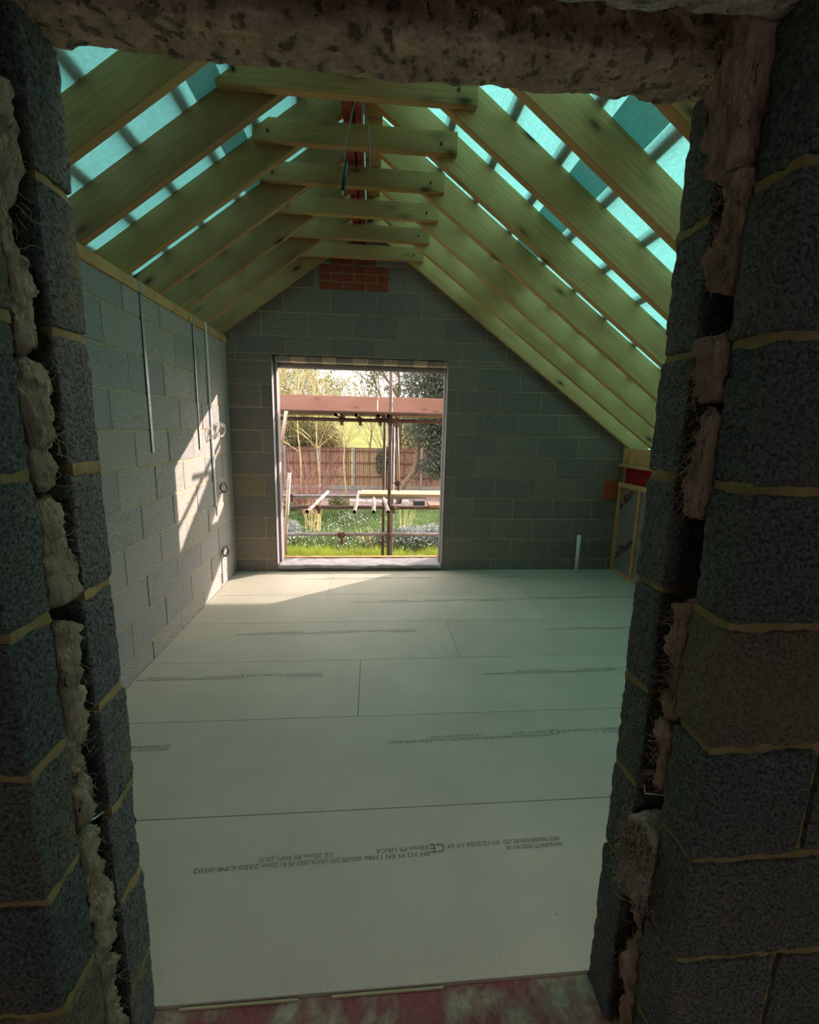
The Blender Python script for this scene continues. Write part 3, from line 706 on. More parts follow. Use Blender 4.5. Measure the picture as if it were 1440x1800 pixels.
def membrane(side, x0, x1, h, label):
    T = slope_mat(side, 0); sgn = 1 if (T.to_3x3() @ Vector((0, 1, 0))).y > 0 else -1
    u0, u1 = sorted(((abs(x0 - AX) - RD * SL * CS) / CS, (abs(x1 - AX) - RD * SL * CS) / CS)); nu, ny_ = 40, 120
    U, Yg = np.meshgrid(np.linspace(u0, u1, nu), np.linspace(0.80 if side < 0 else 1.26, 5.06, ny_), indexing='ij')  # right slope stops short: unseen gap added to admit daylight
    Q = np.stack([U.ravel(), Yg.ravel(), 0 * U.ravel()], 1)
    Hh = RD + h
    V = np.array([tuple(T @ Vector((p[0], sgn * p[1], Hh))) for p in Q])
    I = np.arange(U.size).reshape(nu, ny_); Fq = np.stack([I[:-1, :-1], I[1:, :-1], I[1:, 1:], I[:-1, 1:]], -1).reshape(-1, 4)
    mb = MB(); mb.add(V, Fq.tolist(), 0, 0, True); tag(mb.build('roof_membrane', M_MEMB), label, 'membrane', 'breather membrane')
membrane(-1, XL - 0.42, -0.705, 0.0010, 'lower run of translucent teal membrane on the left slope')
membrane(-1, -0.83, AX, 0.0028, 'upper run of translucent teal membrane on the left slope')
membrane(1, 3.1, 1.0, 0.0010, 'lower run of translucent teal membrane on the right slope')
membrane(1, 1.155, AX, 0.0028, 'upper run of translucent teal membrane on the right slope')

# ------------------------------------------------------------------ wall fixings, cables, pipe
def strap(y, z0, z1, wdt, label):
    mb = MB(); x = XL + 0.0035
    mb.box((x, y - wdt / 2, z0), (x + 0.003, y + wdt / 2, 2.30), 0, 0, 0.0008)
    mb.box((XL + 0.0095, y - wdt / 2, 2.296), (XL + 0.0125, y + wdt / 2, z1), 0, 0, 0.0008)
    mb.box((x, y - wdt / 2, 2.294), (XL + 0.0125, y + wdt / 2, 2.300))
    z = z0 + 0.04
    while z < z1 - 0.02:
        xf = x + 0.0031 if z < 2.30 else XL + 0.0126
        mb.tube([(xf, y, z), (xf + 0.0008, y, z)], 0.0035, 6, 0, 1); z += 0.085
    mb.box((x - .001, y - wdt / 2 - 0.007, z0), (x + 0.002, y - wdt / 2, 2.30), 0, 1)  # dark strip along the strap's edge, its shadow put in as colour
    tag(mb.build('restraint_strap', [M_GALV, M_DARK]), label, 'metal strap', 'galvanised straps on the left wall')
strap(3.05, 1.337, 2.37, 0.030, 'long galvanised strap hanging from the wall plate, nearer the doorway')
strap(3.863, 1.319, 2.37, 0.024, 'galvanised strap on the left wall beside the white conduit')
mb = MB(); mb.box((XL + 0.002, 4.112, 0.79), (XL + 0.018, 4.138, 2.372), 0, 0, 0.003)
cd = mb.build('cable_conduit', M_WHITE); tag(cd, 'white plastic conduit running down the left wall near the window', 'conduit')
mb = MB(); mb.tube([(XL + 0.01, 4.148, 2.30), (XL + 0.008, 4.150, 1.6), (XL + 0.008, 4.154, 1.0), (XL + 0.008, 4.15, 0.70)], 0.004, 6); mb.build('cable', M_CABLE, cd)
mb = MB(); mb.box((XL + 0.002, 4.21, 0.03), (XL + 0.015, 4.232, 0.34), 0, 0, 0.003)
tag(mb.build('cable_conduit', M_WHITE), 'short white conduit rising from the floor on the left wall', 'conduit')
def coil(y, z, r, turns, label, mt, tilt=0.5, sx_=0.0):
    rr = random.Random(int(y * 1000 + z * 77)); P = []
    n = int(turns * 22)
    for i in range(n + 1):
        a_ = 2 * math.pi * i / 22; q = r * (1 + 0.08 * math.sin(i * 0.37)); ww = 0.010 * (i / n) * turns * 0.5
        P.append((XL + 0.02 + r * 0.7 * tilt * (1 + math.cos(a_)) + ww, y + q * math.cos(a_) + sx_ * i / n, z + q * 0.95 * math.sin(a_) + 0.01 * math.sin(i * .21)))
    P.append((XL + 0.012, y - r * 0.4, z - r * 1.25))
    mb = MB(); mb.tube(P, 0.0042, 6); tag(mb.build('cable_coil', mt), label, 'cable', 'cable tails on the left wall')
coil(4.235, 1.475, 0.058, 3.2, 'larger pale grey cable coil on the window side of conduit, top', M_CABLE)
coil(4.06, 1.44, 0.045, 1.1, 'single small cable loop on the doorway side of white conduit', M_CABLE)
coil(4.27, 0.945, 0.042, 1.8, 'dark cable loop at the lower end of the tall white conduit', M_CABLE_DK, 0.6)
coil(4.235, 0.335, 0.045, 2.0, 'dark cable loop low down, over the short floor conduit', M_CABLE_DK, 0.4)
mb = MB(); mb.pipe((2.281, 4.60, -0.02), (2.273, 4.59, 0.418), 0.0205, 0.003, 24)
tag(mb.build('waste_pipe', M_WHITE), 'white plastic pipe standing up through the floor by the gable wall', 'pipe')

cb = empty('hanging_cable', (-0.13, 2.70, 2.76)); tag(cb, 'electrical cable dangling from the roof apex with a dark taped end', 'cable')
mb = MB(); mb.tube([(-0.100, 2.70, 3.30), (-0.106, 2.70, 3.18), (-0.135, 2.70, 3.06), (-0.158, 2.70, 2.975), (-0.150, 2.70, 2.93), (-0.138, 2.695, 2.903), (-0.144, 2.69, 2.885), (-0.152, 2.69, 2.84)], 0.0032, 6); mb.build('flex', M_CABLE, cb)
mb = MB(); mb.tube([(-0.142, 2.70, 2.925), (-0.148, 2.70, 2.88), (-0.158, 2.70, 2.83), (-0.165, 2.70, 2.775)], [0.007, 0.010, 0.011, 0.009], 8); mb.build('taped_end', M_CABLE_DK, cb)
mb = MB(); mb.tube([(-0.165, 2.70, 2.775), (-0.167, 2.70, 2.755)], [0.007, 0.006], 8); mb.build('bare_end', M_COPPER, cb)
mb = MB(); mb.tube([(-0.062, 2.74, 3.30), (-0.052, 2.74, 3.17), (-0.028, 2.74, 3.105), (-0.022, 2.74, 3.02), (-0.018, 2.74, 2.9)], 0.0035, 6)
tag(mb.build('hanging_cable', M_CABLE), 'thin bare grey cable hanging right of the red ridge beam', 'cable')

# ------------------------------------------------------------------ mineral wool in the cavity
def wool(side, z0, z1, prot, seed, mt, label, y0=0.787, y1=0.845, nf=26):
    xj = JL if side < 0 else JR; rr = random.Random(seed)
    lo, hi = ((xj - 0.22, y0, z0), (xj + prot, y1, z1)) if side < 0 else ((xj - prot, y0, z0), (xj + 0.22, y1, z1))
    def fn(X):
        X = X.copy(); s = 1 if side < 0 else -1
        f1 = fbm(X * np.array([1, 1, 0.6]), 10, 3, seed); f2 = fbm(X * np.array([1.3, 1.3, 0.3]), 38, 3, seed + 5)
        m = np.clip((X[:, 1] - y0) / 0.02, 0, 1)
        f3 = fbm(X * np.array([1.5, 1.5, 0.22]), 95, 3, seed + 7, 0.7)
        X[:, 0] += s * (0.013 * f1 + 0.009 * f2 + 0.0045 * f3); X[:, 1] += m * (0.012 * fbm(X, 13, 2, seed + 9) + 0.009 * f2 + 0.004 * f3)
        X[:, 1] = np.clip(X[:, 1], y0 - 0.001, 0.868)
        return X
    mb = MB(); mb.rough(lo, hi, 0.0042, 0.022, 0.010, 26, seed, 0, 0, 4, True, fn)
    ob = mb.build('insulation_batt', mt); tag(ob, label, 'insulation', 'mineral wool in the door cavity')
    fb = MB(); s = 1 if side < 0 else -1
    for _ in range(nf):
        z = rr.uniform(z0 + 0.01, z1 - 0.01); y = rr.uniform(y0 + 0.003, y1 + 0.008); p = Vector((xj + s * (prot - 0.012), y, z)); P = [tuple(p)]
        d = Vector((s * rr.uniform(0.3, 1), rr.uniform(-0.3, 0.6), rr.uniform(-1.2, 0.6))).normalized()
        cu_ = 1.25 if nf > 500 else 0.65
        for q in range(9 if nf > 500 else 5):
            p = p + d * rr.uniform(0.004, 0.009); d = (d + Vector((rr.uniform(-1, .75) * s, rr.uniform(-1, 1), rr.uniform(-1, .75))) * cu_).normalized(); P.append((p.x, min(p.y, 0.87), p.z))
        fb.tube(P, 0.0011 if nf > 500 else 0.0007, 3, caps=False)
    fb.build('loose_fibres', M_WOOL_W if nf > 500 else mt, ob)
for i, (z0, z1, pr, lb) in enumerate([(1.63, 2.02, 0.004, 'cream mineral wool hanging in left door cavity, uppermost piece'), (1.40, 1.62, 0.016, 'cream mineral wool bulging from left door cavity, second piece down'),
        (1.20, 1.39, 0.004, 'narrow cream mineral wool in left door cavity, third piece down'), (0.84, 1.165, 0.008, 'cream mineral wool in left door cavity, fourth piece down'),
        (0.735, 0.845, 0.0, 'small cream mineral wool tuft in left door cavity, fifth piece down'), (0.40, 0.72, 0.0, 'cream mineral wool in left door cavity, second piece from floor'), (-0.02, 0.40, 0.004, 'lowest cream mineral wool in left door cavity, at floor level')]):
    wool(-1, z0, z1, pr, 300 + i, M_WOOL, lb, 0.786, 0.835)
for i, (z0, z1, pr, y1_, nf, lb) in enumerate([(1.97, 2.25, 0.028, 0.868, 90, 'brown mineral wool fold at top of right door cavity under lintel'), (1.78, 1.975, 0.012, 0.855, 120, 'stringy brown mineral wool in right door cavity, below top fold'),
        (1.585, 1.70, 0.020, 0.845, 60, 'brown mineral wool lump alone in right door cavity below dark gap'), (1.36, 1.575, 0.012, 0.835, 90, 'long brown mineral wool in right door cavity at eye height'),
        (0.93, 1.19, 0.004, 0.828, 120, 'frayed brown mineral wool in right door cavity, waist height'), (0.755, 0.925, 0.004, 0.828, 90, 'thin brown mineral wool strip in right door cavity above curly tuft'),
        (0.45, 0.65, 0.020, 0.864, 620, 'curly whitish brown wool tuft bursting from right door cavity'), (0.0, 0.42, 0.004, 0.83, 60, 'lowest brown mineral wool in right door cavity beside the floor')]):
    wool(1, z0, z1, pr, 400 + i, M_WOOL_W if i == 6 else M_WOOL_B, lb, 0.786, y1_, nf)
mb = MB(); mb.tube([(JR + 0.15, 0.78, 0.725), (JR + .02, 0.815, 0.728), (JR + 0.0, 0.84, 0.710), (JR + 0.02, 0.88, 0.705)], 0.0018, 6)
tag(mb.build('wall_tie', M_GALV), 'steel wall tie wire bridging the right door cavity', 'wall tie')
mb = MB(); mb.tube([(JL - 0.12, 0.79, 0.72), (JL - .01, 0.84, 0.716), (JL - 0.008, 0.868, 0.705)], 0.0022, 6)
tag(mb.build('wall_tie', M_GALV), 'steel wall tie end in the left door cavity', 'wall tie')
# packers under the first board's edge
for x0, x1, lb in [(-0.50, -0.19, 'thin pale timber strip along the front edge of the floor, left one'), (-0.10, 0.21, 'thin pale timber strip along the front edge of the floor, right one')]:
    mb = MB(); mb.box((x0, 0.9655, -0.0128), (x1, 0.972, -0.006), 0, 0, 0.001); tag(mb.build('packer', M_BOARD_NEW), lb, 'packer', 'packers under the floor edge')

# ------------------------------------------------------------------ scaffold outside the window
TR = 0.0242
def stube(name, p0, p1, mt, label, cat='scaffold tube', group=None, bore=False):
    mb = MB(); mb.pipe(p0, p1, TR, 0.004, 20, 0, 1); tag(mb.build(name, [mt, M_DARK]), label, cat, group)
def coupler(p, label, ax='x', s=1.0):
    mb = MB(); x, y, z = p
    mb.box((x - 0.032 * s, y - 0.038, z - 0.038), (x + 0.032 * s, y + 0.038, z + 0.034), 0, 0, 0.012)
    mb.box((x - 0.012, y - 0.052, z - 0.075 * s), (x + 0.012, y - 0.03, z - 0.02), 0, 0, 0.004)
    mb.tube([(x + 0.02, y - 0.045, z - 0.085 * s), (x + 0.02, y - 0.045, z + 0.01)], 0.007, 6)
    mb.tube([(x - 0.06 * s, y - 0.04, z + 0.006), (x + 0.06 * s, y - 0.04, z - 0.004)], 0.008, 6)
    tag(mb.build('scaffold_coupler', M_COUP), label, 'coupler', 'scaffold couplers')
YI, YO = 6.17, 7.2
stube('scaffold_standard', (0.243, 6.12, -1.3), (0.250, 6.12, 2.9), M_TUBE, 'brown upright scaffold tube nearest the window')
stube('scaffold_standard', (0.190, 7.26, -1.3), (0.205, 7.26, 1.66), M_TUBE, 'brown upright scaffold tube just left behind the nearest upright')
stube('scaffold_standard', (0.335, 7.22, -1.3), (0.345, 7.22, 1.66), M_TUBE_GREY, 'grey upright scaffold tube just right behind the nearest upright')
stube('scaffold_brace', (0.372, 6.95, 1.70), (0.418, 6.80, 0.62), M_TUBE_PALE, 'pale leaning scaffold tube right of the uprights, ending mid-air')
stube('scaffold_brace', (-1.10, 6.0, 1.72), (-1.235, 6.0, 0.95), M_TUBE_PALE, 'pale leaning scaffold tube at upper left of the window')
stube('scaffold_brace', (-1.075, 5.95, 0.93), (-1.20, 5.95, -0.6), M_TUBE_PALE, 'pale leaning scaffold tube at lower left of the window')
stube('scaffold_ledger', (-2.4, YI, 1.624), (2.6, YI, 1.630), M_TUBE, 'brown horizontal scaffold tube under the upper platform')
stube('scaffold_ledger', (-2.4, YI, 0.432), (2.6, YI, 0.440), M_TUBE, 'brown horizontal scaffold tube under the lower poles, nearer side')
stube('scaffold_ledger', (-2.4, YO, 0.428), (0.9, YO, 0.432), M_TUBE_GREY, 'grey horizontal scaffold tube under the lower poles, garden side')
stube('scaffold_ledger', (-2.4, YI - .02, 0.052), (2.6, YI - .02, 0.056), M_TUBE_GREY, 'lowest horizontal scaffold tube crossing the window')
TW = ['leftmost', 'second from left', 'third from left', 'rightmost']
for k, (x0, x1) in enumerate([(-0.437, -0.43), (-0.192, -0.19), (0.075, 0.078), (0.200, 0.16)]):
    stube('scaffold_transom', (x0, 5.55, 1.676), (x1, 7.4, 1.676), M_TUBE, 'open ended pole under the upper platform, ' + TW[k], group='upper platform poles')
    coupler((x0 + 0.03, YI, 1.63), 'rusty coupler under the upper platform pole, ' + TW[k])
for k, (x0, x1, y1) in enumerate([(-0.798, -0.715, 7.35), (-0.213, -0.205, 7.4), (0.029, 0.040, 7.3), (0.213, 0.17, 7.3)]):
    stube('scaffold_transom', (x0, 5.55, 0.484), (x1, y1, 0.480), M_TUBE_PALE, 'pale open ended pole below the empty lower lift, ' + TW[k], group='lower lift poles')
coupler((-0.73, YI, 0.43), 'rusty coupler under the leftmost pale lower pole')
coupler((0.30, 6.15, 0.44), 'rusty coupler at the nearest upright, lower ledger height')
coupler((0.25, 6.10, 0.055), 'rusty coupler on the nearest upright, lowest ledger')
coupler((-0.42, YI - 0.03, 0.05), 'wide rusty sleeve coupler midway along the lowest horizontal tube', s=1.6)
coupler((0.40, 6.82, 0.70), 'dark coupler at the foot of the pale leaning tube', s=1.4)
coupler((0.29, 6.10, 1.63), 'pale rusty coupler at the top of the nearest upright')
coupler((-1.27, YO - .02, 0.44), 'rusty coupler at the left end of the garden side tube')
for k in range(5):
    y0 = 6.02 + 0.235 * k
    mb = MB(); mb.box((-2.3, y0, 1.702), (1.07, y0 + 0.225, 1.738), 0, 0, 0.003)
    tag(mb.build('scaffold_board', M_BOARD_SHADE if k == 0 else M_BOARD), 'platform board above the window view, ' + ('nearest the house' if k == 0 else ORD[k] + ' out from the house'), 'scaffold board', 'upper platform boards')
mb = MB(); mb.box((-2.3, 7.14, 1.739), (0.10, 7.178, 2.005), 0, 0, 0.003); tb_ = mb.build('toe_board', M_BOARD); tag(tb_, 'upright pinkish toe board along the platform, left length', 'toe board')
mb = MB(); mb.box((0.078, 7.136, 1.80), (0.098, 7.141, 1.96)); mb.build('end_band', M_WHITE, tb_)
mb = MB(); mb.box((0.11, 7.14, 1.739), (1.2, 7.178, 2.005), 0, 0, 0.003); tag(mb.build('toe_board', M_BOARD), 'upright pinkish toe board along the platform, right length', 'toe board')
for k in range(4):
    y0 = 5.755 + 0.23 * k
    mb = MB(); mb.box((1.10, y0, 1.702), (4.2, y0 + 0.222, 1.738), 0, 0, 0.003)
    tag(mb.build('scaffold_board', M_BOARD), 'platform board beyond the right window jamb, ' + ('nearest the house' if k == 0 else ORD[k] + ' out from the house'), 'scaffold board', 'platform boards right of the window')
for k in range(2):
    mb = MB(); mb.box((-0.2, 0.265 * k, 0), (3.6, 0.265 * k + 0.262, 0.038), 0, 0, 0.003)
    ob = mb.build('scaffold_board', M_BOARD, origin=(0, 0, 0), loc=(1.35, 6.43, 2.50)); ob.rotation_euler = (0, 0, 0.137)
    tag(ob, 'upper lift board outside above the window head, ' + ('house side' if k == 0 else 'garden side'), 'scaffold board', 'upper lift boards')
stube('scaffold_ledger', (-2.4, 6.17, 2.426), (4.6, 6.17, 2.428), M_TUBE, 'horizontal scaffold tube of the lift above the window head')
stube('scaffold_standard', (2.6, 6.12, -1.3), (2.6, 6.12, 2.9), M_TUBE, 'upright scaffold tube beyond the right window jamb')
stube('scaffold_standard', (4.4, 6.12, -1.3), (4.4, 6.12, 2.9), M_TUBE, 'farthest right upright scaffold tube')
for k, x in enumerate((1.75, 4.3)): stube('scaffold_transom', (x, 6.0, 2.4755), (x, 7.5, 2.4755), M_TUBE, 'pole carrying the upper lift boards, ' + ('nearer the window' if k == 0 else 'farther right'), group='upper lift poles')
for k in range(2):
    y0 = 6.72 + 0.235 * k
    mb = MB(); mb.box((-0.17, y0, 0.506), (2.2, y0 + 0.225, 0.544), 0, 0, 0.003)
    tag(mb.build('scaffold_board', M_BOARD_NEW), 'pale new scaffold board on the lower lift, ' + ('nearer the house' if k == 0 else 'garden side'), 'scaffold board', 'lower lift boards')
mb = MB(); mb.box((0.80, 6.02, 0.46), (1.6, 6.30, 0.498), 0, 0, 0.003); tag(mb.build('scaffold_board', M_BOARD), 'short reddish board resting on the lower ledger at right', 'scaffold board')

# ------------------------------------------------------------------ garden
GZ = -1.3
def grid_obj(name, x0, x1, y0, y1, nx, ny, zf, mt):
    X, Y = np.meshgrid(np.linspace(x0, x1, nx), np.linspace(y0, y1, ny), indexing='ij'); Z = zf(X, Y)
    I = np.arange(X.size).reshape(nx, ny); Fq = np.stack([I[:-1, :-1], I[1:, :-1], I[1:, 1:], I[:-1, 1:]], -1).reshape(-1, 4)
    mb = MB(); mb.add(np.stack([X.ravel(), Y.ravel(), Z.ravel()], 1), Fq.tolist(), 0, 0, True); return struct(mb.build(name, mt, origin=(0, 0, GZ)))
def gz(X, Y): return GZ + 0.03 * np.sin(X * 1.3) * np.cos(Y * 0.9)
grid_obj('lawn', -14, 18, 4.9, 16.2, 60, 40, gz, M_LAWN)
grid_obj('ground_bed', -14, 18, 16.2, 21.3, 60, 20, lambda X, Y: gz(X, Y) + 0.02, M_SOIL)
grid_obj('field', -60, 80, 21.3, 95, 40, 60, lambda X, Y: GZ - 0.2 + np.clip((Y - 24) / 50, 0, 1) ** 1.2 * 6.0, M_FIELD)

def add_leaves(mb, centers, n, size, rr, val=0):
    C_ = np.array([centers[i][:3] for i in range(len(centers))]); Rd = np.array([centers[i][3:] for i in range(len(centers))])
    g = np.random.default_rng(rr.randrange(1 << 30)); w = np.prod(Rd, axis=1) ** (1 / 1.5); idx = g.choice(len(C_), n, p=w / w.sum())
    d = g.normal(size=(n, 3)); d /= np.linalg.norm(d, axis=1, keepdims=True); rad = g.random(n) ** 0.45
    P = C_[idx] + d * rad[:, None] * Rd[idx]
    A = g.normal(size=(n, 3)); A /= np.linalg.norm(A, axis=1, keepdims=True); Bv = np.cross(A, g.normal(size=(n, 3))); Bv /= np.linalg.norm(Bv, axis=1, keepdims=True)
    s = size * (0.6 + 0.8 * g.random((n, 1)))
    V = np.stack([P - A * s, P + Bv * s * 0.5, P + A * s, P - Bv * s * 0.5], 1).reshape(-1, 3)
    mb.add(V, (np.arange(n)[:, None] * 4 + np.arange(4)).tolist(), val)
def grow(mb, p, d, length, r, depth, rr, spread=0.6, nseg=4, gravity=0.0, kids=(3, 5), shrink=0.62, tips=None, sides=4):
    P = [tuple(p)]; p = Vector(p); d = Vector(d).normalized(); pts = []
    for i in range(nseg):
        p = p + d * (length / nseg); P.append(tuple(p)); pts.append((p.copy(), d.copy()))
        d = (d + Vector((rr.gauss(0, 0.16), rr.gauss(0, 0.16), rr.gauss(0, 0.10) - gravity))).normalized()
    mb.tube(P, [r * (1 - 0.55 * i / nseg) for i in range(nseg + 1)], max(3, sides), caps=False)
    if depth <= 0:
        if tips is not None: tips.append(p.copy())
        return
    for _ in range(rr.randint(*kids)):
        q, dq = pts[rr.randrange(len(pts))] if rr.random() < 0.75 else pts[-1]
        nd = (dq + Vector((rr.gauss(0, spread), rr.gauss(0, spread), rr.gauss(0.1, spread * 0.7)))).normalized()
        grow(mb, q, nd, length * shrink * rr.uniform(0.75, 1.15), r * 0.5, depth - 1, rr, spread, max(2, nseg - 1), gravity, kids, shrink, tips, sides - 1)
def bare_tree(x, y, h, seed, label, mt, depth=4, r=0.09, kids=(3, 5), leaf=None, nl=0, stems=1, gz_=GZ, spread=0.6, lsz=0.06):
    rr = random.Random(seed); t = empty('bare_tree', (x, y, gz_)); tag(t, label, 'tree', 'trees and bushes beyond the fence' if y > 21 else 'garden trees')
    mb = MB(); br = MB(); tips = []
    for s in range(stems):
        an = rr.uniform(0, 6.28); lean = 0.0 if stems == 1 else 0.35
        d = Vector((math.cos(an) * lean, math.sin(an) * lean, 1)).normalized(); tr_l = h * 0.42
        p = Vector((x + rr.uniform(-.3, .3) * (stems > 1), y + rr.uniform(-.3, .3) * (stems > 1), gz_ - 0.05))
        P = [tuple(p)]; pts = []
        for i in range(6):
            p = p + d * (tr_l * 1.5 / 6); d = (d + Vector((rr.gauss(0, 0.07), rr.gauss(0, 0.07), 0.03))).normalized(); P.append(tuple(p)); pts.append((p.copy(), d.copy()))
        mb.tube(P, [r * (1 - 0.7 * i / 6) for i in range(7)], 6)
        for _ in range(int(8 / stems) + 3):
            q, dq = pts[rr.randrange(1, 6)]
            grow(br, q, (dq + Vector((rr.gauss(0, spread), rr.gauss(0, spread), 0.25))).normalized(), h * 0.34 * rr.uniform(0.7, 1.2), r * 0.42, depth - 2, rr, spread, 4, 0.0, kids, 0.62, tips)
    mb.build('trunk', M_BARK, t); br.build('branches', mt, t)
    if leaf is not None and tips:
        lf = MB(); add_leaves(lf, [(*p, 0.35, 0.35, 0.35) for p in tips], nl, lsz, rr); lf.build('foliage', leaf, t)
    return t
bare_tree(-4.6, 24.0, 7.5, 1, 'tall bare tree with pale yellow twigs behind fence, far left', M_TWIG_Y, 5, 0.10, (3, 5), M_LEAF_YEL, 1500, 3)
bare_tree(-4.0, 25.5, 6.6, 2, 'bare many-stemmed tree with pale twigs behind the fence, left', M_TWIG_Y, 5, 0.09, (3, 5), M_LEAF_OLIVE, 2500, 3)
bare_tree(-5.6, 27.0, 6.6, 3, 'bushy bare tree with olive buds behind fence, left of the sky gap', M_TWIG, 5, 0.10, (3, 5), M_LEAF_OLIVE, 2500, 2)
bare_tree(-6.4, 26.0, 7.5, 4, 'bare tree behind the fence mostly hidden by the left window jamb', M_TWIG, 5, 0.10, (3, 5), M_LEAF_OLIVE, 2500, 2)
bare_tree(-0.2, 31.0, 8.0, 5, 'thin bare tree reaching across the pale sky gap', M_TWIG, 4, 0.08, (2, 4), None, 0, 1)
bare_tree(1.35, 22.5, 8.5, 6, 'dark leafy ivy-clad tree standing behind the uprights', M_TWIG, 4, 0.15, (3, 4), M_LEAF_HOLLY, 5000, 1, spread=0.45, lsz=0.07)
bare_tree(-3.9, 22.6, 3.6, 7, 'low twiggy brown bush right behind the fence, left', M_TWIG, 5, 0.05, (3, 5), M_LEAF_OLIVE, 2500, 4)
bare_tree(-2.8, 23.0, 3.4, 8, 'low twiggy bush behind the fence under the platform poles', M_TWIG, 5, 0.05, (3, 5), M_LEAF_YEL, 900, 4)
M_LEAF_BROWN = m_leaf('brown_twig_leaf', (0.15, 0.115, 0.075), 0.25)
for i, (x, y, w_, h_, lb) in enumerate([(-5.0, 22.6, 1.3, 1.5, 'dense brown bush behind the fence, far left'), (-3.4, 22.4, 1.0, 1.25, 'dense brown bush behind the fence, left of centre'), (-2.15, 22.7, 0.7, 0.85, 'dense brown bush behind the fence beside the field gap'), (1.9, 22.6, 1.1, 1.5, 'dense brown bush behind fence, right of the field gap'), (3.9, 22.6, 1.4, 1.7, 'dense brown bush behind the holly on the right')]):
    rr = random.Random(500 + i); t = empty('thicket', (x, y, GZ)); tag(t, lb, 'bush', 'trees and bushes beyond the fence')
    lf = MB(); add_leaves(lf, [(x, y, GZ + 1.9, w_, 0.7, h_ + 0.5), (x + 0.4 * w_, y + .2, GZ + 1.5, w_, 0.7, h_)], 5200, 0.045, rr); lf.build('foliage', M_LEAF_BROWN, t)
    tb = MB()
    for k in range(26): grow(tb, (x + rr.uniform(-w_, w_), y + rr.uniform(-.4, .4), GZ), (rr.gauss(0, .25), rr.gauss(0, .2), 1), 2.2 + h_ * 0.7, 0.02, 2, rr, 0.5, 4, 0, (2, 4), 0.55)
    tb.build('branches', M_TWIG_Y if i < 3 else M_TWIG, t)
# evergreen holly on the right
def leafy(name, x, y, label, blobs, n, size, mt, trunk, tr, seed, cat='tree', grp='garden trees'):
    rr = random.Random(seed); t = empty(name, (x, y, GZ)); tag(t, label, cat, grp)
    mb = MB(); mb.tube(trunk, [tr * (1 - 0.5 * i / (len(trunk) - 1)) for i in range(len(trunk))], 8)
    for b_ in blobs: mb.tube([trunk[-1], tuple((Vector(trunk[-1]) + Vector(b_[:3])) / 2 + Vector((0, 0, 0.1))), b_[:3]], [tr * 0.35, tr * 0.2, tr * 0.06], 5)
    mb.build('trunk', M_BARK, t)
    lf = MB(); add_leaves(lf, blobs, n, size, rr); lf.build('foliage', mt, t); return t
leafy('holly_tree', 1.45, 17.0, 'big dark evergreen tree with curved trunk on the right', [(2.4, 17.0, 3.4, 1.3, 1.2, 1.5), (3.3, 17.2, 2.2, 1.3, 1.2, 1.4), (2.2, 17.1, 1.7, 1.05, 1.0, 1.0), (3.1, 16.8, 0.7, 1.1, 1.0, 0.8), (2.6, 16.8, 0.15, 0.9, 0.8, 0.5), (3.2, 17, 4.6, 1.3, 1.2, 1.3)],
      34000, 0.055, M_LEAF_HOLLY, [(1.0, 17.0, GZ - .05), (1.25, 17.0, -0.55), (1.62, 17.0, -0.1), (1.72, 17.0, 0.5), (1.75, 17.0, 1.2), (1.9, 17.0, 2.0), (2.2, 17, 2.8)], 0.13, 21)
leafy('evergreen_tree', 5.2, 25.0, 'tall evergreen tree behind fence at the upper right window corner', [(4.6, 25, 4.5, 1.8, 1.5, 2.2), (5.8, 25, 3.2, 1.8, 1.5, 2.0), (4.2, 25, 6.2, 1.5, 1.4, 1.6), (5.0, 25, 1.6, 1.6, 1.4, 1.4)],
      20000, 0.09, M_LEAF_HOLLY, [(5.2, 25, GZ - .1), (5.1, 25, 1.5), (4.9, 25, 4.0)], 0.2, 22, grp='trees and bushes beyond the fence')
leafy('fence_climber', 0.75, 20.6, 'dark climbing shrub on the fence left of the uprights', [(0.55, 20.75, 0.0, 0.42, 0.2, 0.75), (0.85, 20.75, 0.35, 0.4, 0.2, 0.5)], 1600, 0.05, M_LEAF_HOLLY, [(0.7, 20.75, GZ - .05), (0.72, 20.75, 0.0)], 0.04, 23, 'shrub')
# fence
fn = empty('garden_fence', (-0.5, 21, GZ)); tag(fn, 'brown closeboard garden fence with grey concrete posts', 'fence')
px = [-8.7, -7.13, -5.56, -3.98, -2.40, -0.84, 0.75, 2.33, 3.90, 5.5, 7.1]
for i, x in enumerate(px):
    mb = MB(); mb.box((x - 0.055, 20.93, GZ - 0.1), (x + 0.055, 21.05, 0.66), 0, 0, 0.012); mb.build('post', M_POST, fn)
    if i == len(px) - 1: break
    x1 = px[i + 1]; mb = MB(); q = x + 0.06
    while q < x1 - 0.1:
        mb.box((q, 20.965 + R.uniform(0, .02), GZ + 0.16), (min(q + 0.082, x1 - 0.056), 20.992, 0.60 + R.uniform(-.008, .008)), R.random()); q += 0.094
    pn = mb.build('panel', M_FENCE, fn)
    mb = MB()
    for zr in (-0.75, -0.1, 0.45): mb.box((x + 0.056, 20.935, zr), (x1 - 0.056, 20.974, zr + 0.075))
    mb.box((x + 0.056, 20.96, 0.60), (x1 - 0.056, 21.02, 0.628)); mb.build('rail', M_FENCE, pn)
    mb = MB(); mb.box((x + 0.056, 20.96, GZ - 0.05), (x1 - 0.056, 21.0, GZ + 0.155)); mb.build('gravel_board', M_POST, fn)
